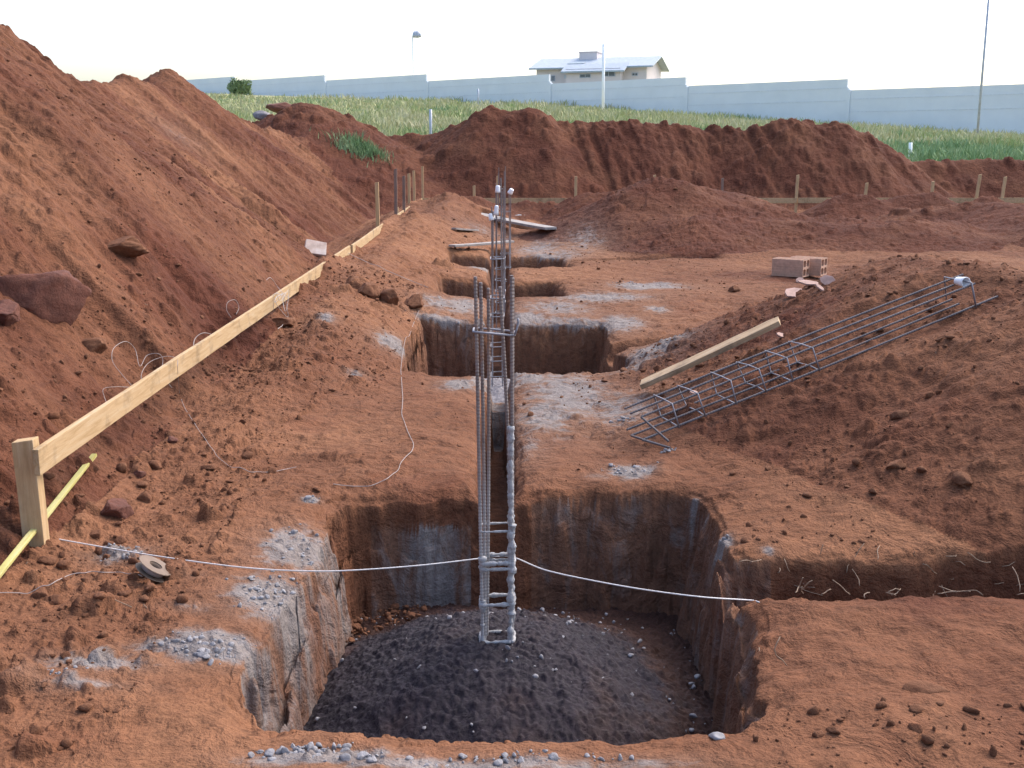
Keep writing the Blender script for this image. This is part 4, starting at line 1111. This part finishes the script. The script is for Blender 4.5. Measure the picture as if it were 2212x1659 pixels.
gy = 32 * (110 / 32) ** rs.rand(n); gx = rs.uniform(-.50, .52, n) * (gy + 1)
gz, ow, pd, fi, wm = terrain(gx, gy)
wall_y = 72 + (34 - gx) * 68 / 74
k = fi & (gy < wall_y)
gx, gy, gz = gx[k], gy[k], gz[k]
clump = fbm(gx, gy, 2.5, 3, 95)
hh = (.16 + .30 * sst(-.2, .5, clump)) * (.6 + .8 * rs.rand(len(gx)))
greenm = (fbm(gx, gy, 4.5, 3, 96) + .9 * sst(52, 36, gy) * sst(2, 8, gx) + .35 * sst(40, 34, gy) - .25) > rs.rand(len(gx)) * .35
blades('field_grass', gx[~greenm], gy[~greenm], gz[~greenm] - .03, hh[~greenm] * 1.1, .02 + .0009 * gy[~greenm], M_grass, 'dry yellowish grass covering the rise in front of the grey wall', 'grass', 1)
blades('green_grass', gx[greenm], gy[greenm], gz[greenm] - .03, hh[greenm], .022 + .0009 * gy[greenm], M_green, 'green grass growing just behind the earth bank', 'grass', 2)
def tuft(X, Y, rad, n, h, label):
    p = hit(X, Y); x = rs.normal(p.x, rad, n); y = rs.normal(p.y, rad * .7, n)
    z, _, _, _ = surf(x, y)
    o = blades('grass_tuft', x, y, z - .02, h * (.5 + .7 * rs.rand(n)), np.full(n, .022), M_green, label, 'grass tuft', n, None, .45)
    return o
tuft(778, 322, .30, 1300, .19, 'green grass tuft at the foot of the dark mound, left of the earth bank')
def post(X, Yb, Yt, y, r, material, label, name='post', lean=0, cat='post'):
    a = at(X, Yb, y=y); b_ = at(X + lean, Yt, y=y); g = ground(a.x, y)
    m = MB(); m.tube([(a.x, y, g - .2), ((a.x + b_.x) / 2, y, (g + b_.z) / 2), (b_.x, y, b_.z)], r, 10)
    return tag(m.build(name, material, None, smooth=True), label, cat)
post(930, 280, 236, 38, .05, M_pole, 'short grey post in the grass between the dark mound and the bank')
post(1967, 335, 308, 36, .055, M_wpole, 'short white post in the green grass at the right')
post(1033, 222, 192, 95, .07, M_pole, 'thin dark post close to the grey wall, left of the house')
post(2113, 268, -40, 60, .062, M_pole, 'tall thin grey pole at the right, rising out of the picture', 'pole', 26, 'pole')
post(1303, 235, 95, 84, .11, M_wpole, 'tall white pole standing in front of the wall and the house', 'pole', 1, 'pole')
lp = at(894, 225, y=112); lt = at(894, 84, y=112)
lamp = empty('street_lamp', (lp.x, 112, ground(lp.x, 112)), 0, 'white street lamp with a grey head rising behind the wall on the left', 'street lamp')
m = MB(); m.tube([(lp.x, 112, ground(lp.x, 112)), (lp.x, 112, lt.z + .3)], .07, 10); m.tube([(lp.x, 112, lt.z + .25), (lp.x + .5, 111.9, lt.z + .42)], .05, 8); bpart(m, 'lamp_post', M_wpole, lamp, 0)
m = MB(); n_ = 12
prof = [(-.42, .22, .20), (-.30, .40, .42), (.1, .44, .46), (.38, .36, .28), (.45, .2, .14)]
vs = []
for (x, w, h) in prof:
    for k in range(n_):
        a = 2 * math.pi * k / n_; vs.append((lp.x + .42 + x, 111.9 + w * .7 * math.cos(a), lt.z + .28 + h * math.sin(a) * (1 if math.sin(a) > 0 else .45)))
fs = [(i * n_ + k, i * n_ + (k + 1) % n_, (i + 1) * n_ + (k + 1) % n_, (i + 1) * n_ + k) for i in range(4) for k in range(n_)] + [tuple(range(n_)), tuple(4 * n_ + k for k in range(n_))]
m.add(vs, fs); bpart(m, 'lamp_head', M_pole, lamp, 0)

# ------------------------------------------------------------------ grey perimeter wall in stepped lengths
WA, WB = Vector((34, 72, 0)), Vector((-40, 140, 0)); wd = (WB - WA).normalized(); wn_ = Vector((-wd.y, wd.x, 0))
if wn_.y > 0: wn_ = -wn_
def wall_at(X):
    d = ray(X, 200); # intersect in plan
    # (t*d.x, t*d.y) on line WA + s*wd
    det = d.x * (-wd.y) - (-wd.x) * d.y
    t = (WA.x * (-wd.y) - (-wd.x) * WA.y) / det
    return Vector((d.x * t, d.y * t, 0))
wall = empty('perimeter_wall', (7, 97, 4), 0, 'long pale grey rendered wall with stepped top behind the grass field', 'wall')
BRK = [(150, 510, 165), (510, 705, 162), (705, 925, 160), (925, 1190, 160), (1190, 1485, 166), (1485, 1835, 170), (1835, 2290, 181)]
for (Xa, Xb, Yt) in BRK:
    a = wall_at(Xa); b_ = wall_at(Xb)
    if Xb == 2290: b_ = WA + (WA - WB).normalized() * 30
    zt = at(min(Xb, 2212), Yt, y=wall_at(min(Xb, 2212)).y).z
    d = b_ - a; L = d.length; M = frame_from(d); c = (a + b_) / 2
    gb = min(ground(a.x, a.y), ground(b_.x, b_.y)) - .6
    m = MB(); m.box((c.x, c.y, (zt - .62 + gb) / 2), (L - .02, .22, zt - .62 - gb), M)
    bpart(m, 'wall_panel', M_wall, wall, 0)
    m = MB(); m.box((c.x, c.y, zt - .31), (L - .30, .20, .59), M); bpart(m, 'wall_top', M_wall, wall, 0)
    m = MB(); k = 0
    nrm = wn_ * .115
    for zz2 in (zt - .62, zt - 1.5):
        m.box((c.x + nrm.x, c.y + nrm.y, zz2), (L - .1, .03, .035), M)
    bpart(m, 'joint_strip', M_wallline, wall, 0)
    m = MB(); m.box((b_.x + nrm.x * .5, b_.y + nrm.y * .5, (zt - .75 + gb) / 2), (.30, .30, zt - .75 - gb), M); bpart(m, 'pillar', M_wall, wall, 0)

# shrub by the wall
sb = at(520, 205, y=112); sz0 = ground(sb.x, 112)
shrub = empty('shrub', (sb.x, 112, sz0), 0, 'small round green shrub in front of the wall at the left', 'shrub')
n = 1500; u_ = rs.normal(0, 1, (n, 3)); u_ /= np.linalg.norm(u_, axis=1)[:, None]; rad = rs.rand(n) ** .4
lob = 1 + .25 * np.sin(u_[:, 0] * 5 + 1) * np.cos(u_[:, 2] * 4)
px_ = sb.x + u_[:, 0] * rad * 1.15 * lob; py_ = 112 + u_[:, 1] * rad * .9; pz_ = sz0 + .85 + u_[:, 2] * rad * .8 * lob
o = blades('foliage', px_, py_, pz_, np.full(n, .22), np.full(n, .13), M_shrub, None, None, 4, None, .8); into(o, shrub)
m = MB()
for k in range(5): m.tube([(sb.x, 112, sz0 - .1), (sb.x + rr.uniform(-.5, .5), 112 + rr.uniform(-.3, .3), sz0 + 1.1)], .03, 6)
bpart(m, 'stem', M_oldstake, shrub, 0)

# dark stones and a boulder pile at the edge of the grass, left
rock('rock', at(603, 232, y=44), .55, 'brown boulder in the grass above the left mound end', M_rock, 'rock', None, 61, .45, 4, 1.4, 0)
rock('rock', at(570, 250, y=33), .26, 'dark grey stone at the upper end of the left slope, by the grass', M_cem2, 'rock', None, 62, .6, 3, 1.3, 0)

# ------------------------------------------------------------------ house behind the wall
HY = 126
fr = at(1397, 150, y=HY); rot = R_(-20)
house = empty('house', (fr.x, HY, 8.0), rot, 'cream house with grey tiled roof seen over the perimeter wall', 'house')
def ez(Y): return at(1300, Y, y=HY).z - 8.0
L, D = 12.7, 7.5; zb, ze, zr = -6.0, ez(140), ez(117)
def loc_x(X):   # picture column -> local x on the front wall
    d = ray(X, 150); c, s_ = math.cos(rot), math.sin(rot)
    # fr + u*(c,s) hit by ray
    det = d.x * s_ - c * d.y
    # t*d.x - u*c = fr.x ; t*d.y - u*s = HY
    t = (fr.x * (-s_) - (-c) * HY) / (d.x * (-s_) - (-c) * d.y)
    return (t * d.x - fr.x) / c if abs(c) > .1 else 0
m = MB(); m.box((-L / 2, D / 2, (zb + ze) / 2), (L, D, ze - zb)); 
vs = [(0, 0, ze), (0, D, ze), (0, D / 2, zr - .15), (-.25, 0, ze), (-.25, D, ze), (-.25, D / 2, zr - .15)]
m.add(vs, [(0, 1, 2), (5, 4, 3), (0, 2, 5, 3), (1, 4, 5, 2)]); m.build('wall', M_house, house)
def slope_roof(x0, x1, ya, za, yb2, zb2, th=.14):
    m = MB(); vs = []
    for z in (0, -th):
        vs += [(x0, ya, za + z), (x1, ya, za + z), (x1, yb2, zb2 + z), (x0, yb2, zb2 + z)]
    m.add(vs, [(0, 1, 2, 3), (7, 6, 5, 4), (0, 4, 5, 1), (1, 5, 6, 2), (2, 6, 7, 3), (3, 7, 4, 0)]); return m
sl = (zr - ze) / (D / 2)
rf = slope_roof(-L - .7, .75, -.7, ze - .7 * sl + .1, D / 2, zr + .1); rf = rf.build('roof', M_roof, house)
slope_roof(-L - .7, .75, D + .7, ze - .7 * sl + .1, D / 2 + .01, zr + .1).build('roof', M_roof, house)
xa, xb = loc_x(1226), loc_x(1352)
m = MB(); m.box(((xa + xb) / 2, -.75, (zb + ze - .35) / 2), (abs(xb - xa) - .5, 1.5, ze - .35 - zb)); m.build('porch_wall', M_house, house)
slope_roof(xa - .2, xb + .3, -2.0, ze - .62, .2, ze + .28).build('porch_roof', M_roof, house)
for (x0, x1, y_, z_) in ((-L - .7, .75, -.72, ze - .7 * sl + .02), (xa - .2, xb + .3, -2.02, ze - .70)):
    m = MB(); m.box(((x0 + x1) / 2, y_ - .02, z_ - .02), (x1 - x0, .05, .16)); m.build('fascia', M_fascia, house)
for sgn, yy0 in ((1, -.7), (-1, D + .7)):
    m = MB(); p_ = [Vector((.78, yy0, ze - .7 * sl + .02)), Vector((.78, D / 2, zr + .02))]; m.tube(p_, .09, 6); m.build('fascia', M_fascia, house)
def window(X0, X1, Y0, Y1, yoff):
    x0, x1 = loc_x(X0), loc_x(X1); z0, z1 = ez(Y1), ez(Y0)
    f = MB(); t = .08
    for (cx, cz, sx, sz) in (((x0 + x1) / 2, z0, x1 - x0 + t, t), ((x0 + x1) / 2, z1, x1 - x0 + t, t), (x0, (z0 + z1) / 2, t, z1 - z0 - t), (x1, (z0 + z1) / 2, t, z1 - z0 - t), ((x0 + x1) / 2, (z0 + z1) / 2, t * .7, z1 - z0 - t)):
        f.box((cx, yoff - .03, cz), (sx, .10, sz))
    w = f.build('window', M_pole, house)
    g = MB(); g.box(((x0 + x1) / 2, yoff - .01, (z0 + z1) / 2), (x1 - x0 - .02, .03, z1 - z0 - .02)); g.build('pane', M_glass, w)
window(1191, 1199, 159, 171, 0); window(1261, 1284, 159, 167, -1.5); window(1309, 1336, 152, 165, -1.5); window(1366, 1378, 157, 163, 0); window(1228, 1231, 161, 167, -1.5)
xa, xb = loc_x(1236), loc_x(1275)
m = MB(); m.box(((xa + xb) / 2, D / 2 + .2, (ez(104) + ze) / 2), (xb - xa, 2.4, ez(104) - ze)); m.box(((xa + xb) / 2, D / 2 + .2, ez(103.4)), (xb - xa + .2, 2.6, .10)); m.build('water_tank_tower', M_house, house)
xa, xb = loc_x(1222), loc_x(1258)
o = slope_roof(xa, xb, .55, ze + .55 * sl + .22, 1.3, ze + 1.3 * sl + .22, .06).build('solar_panel', M_fascia, house)
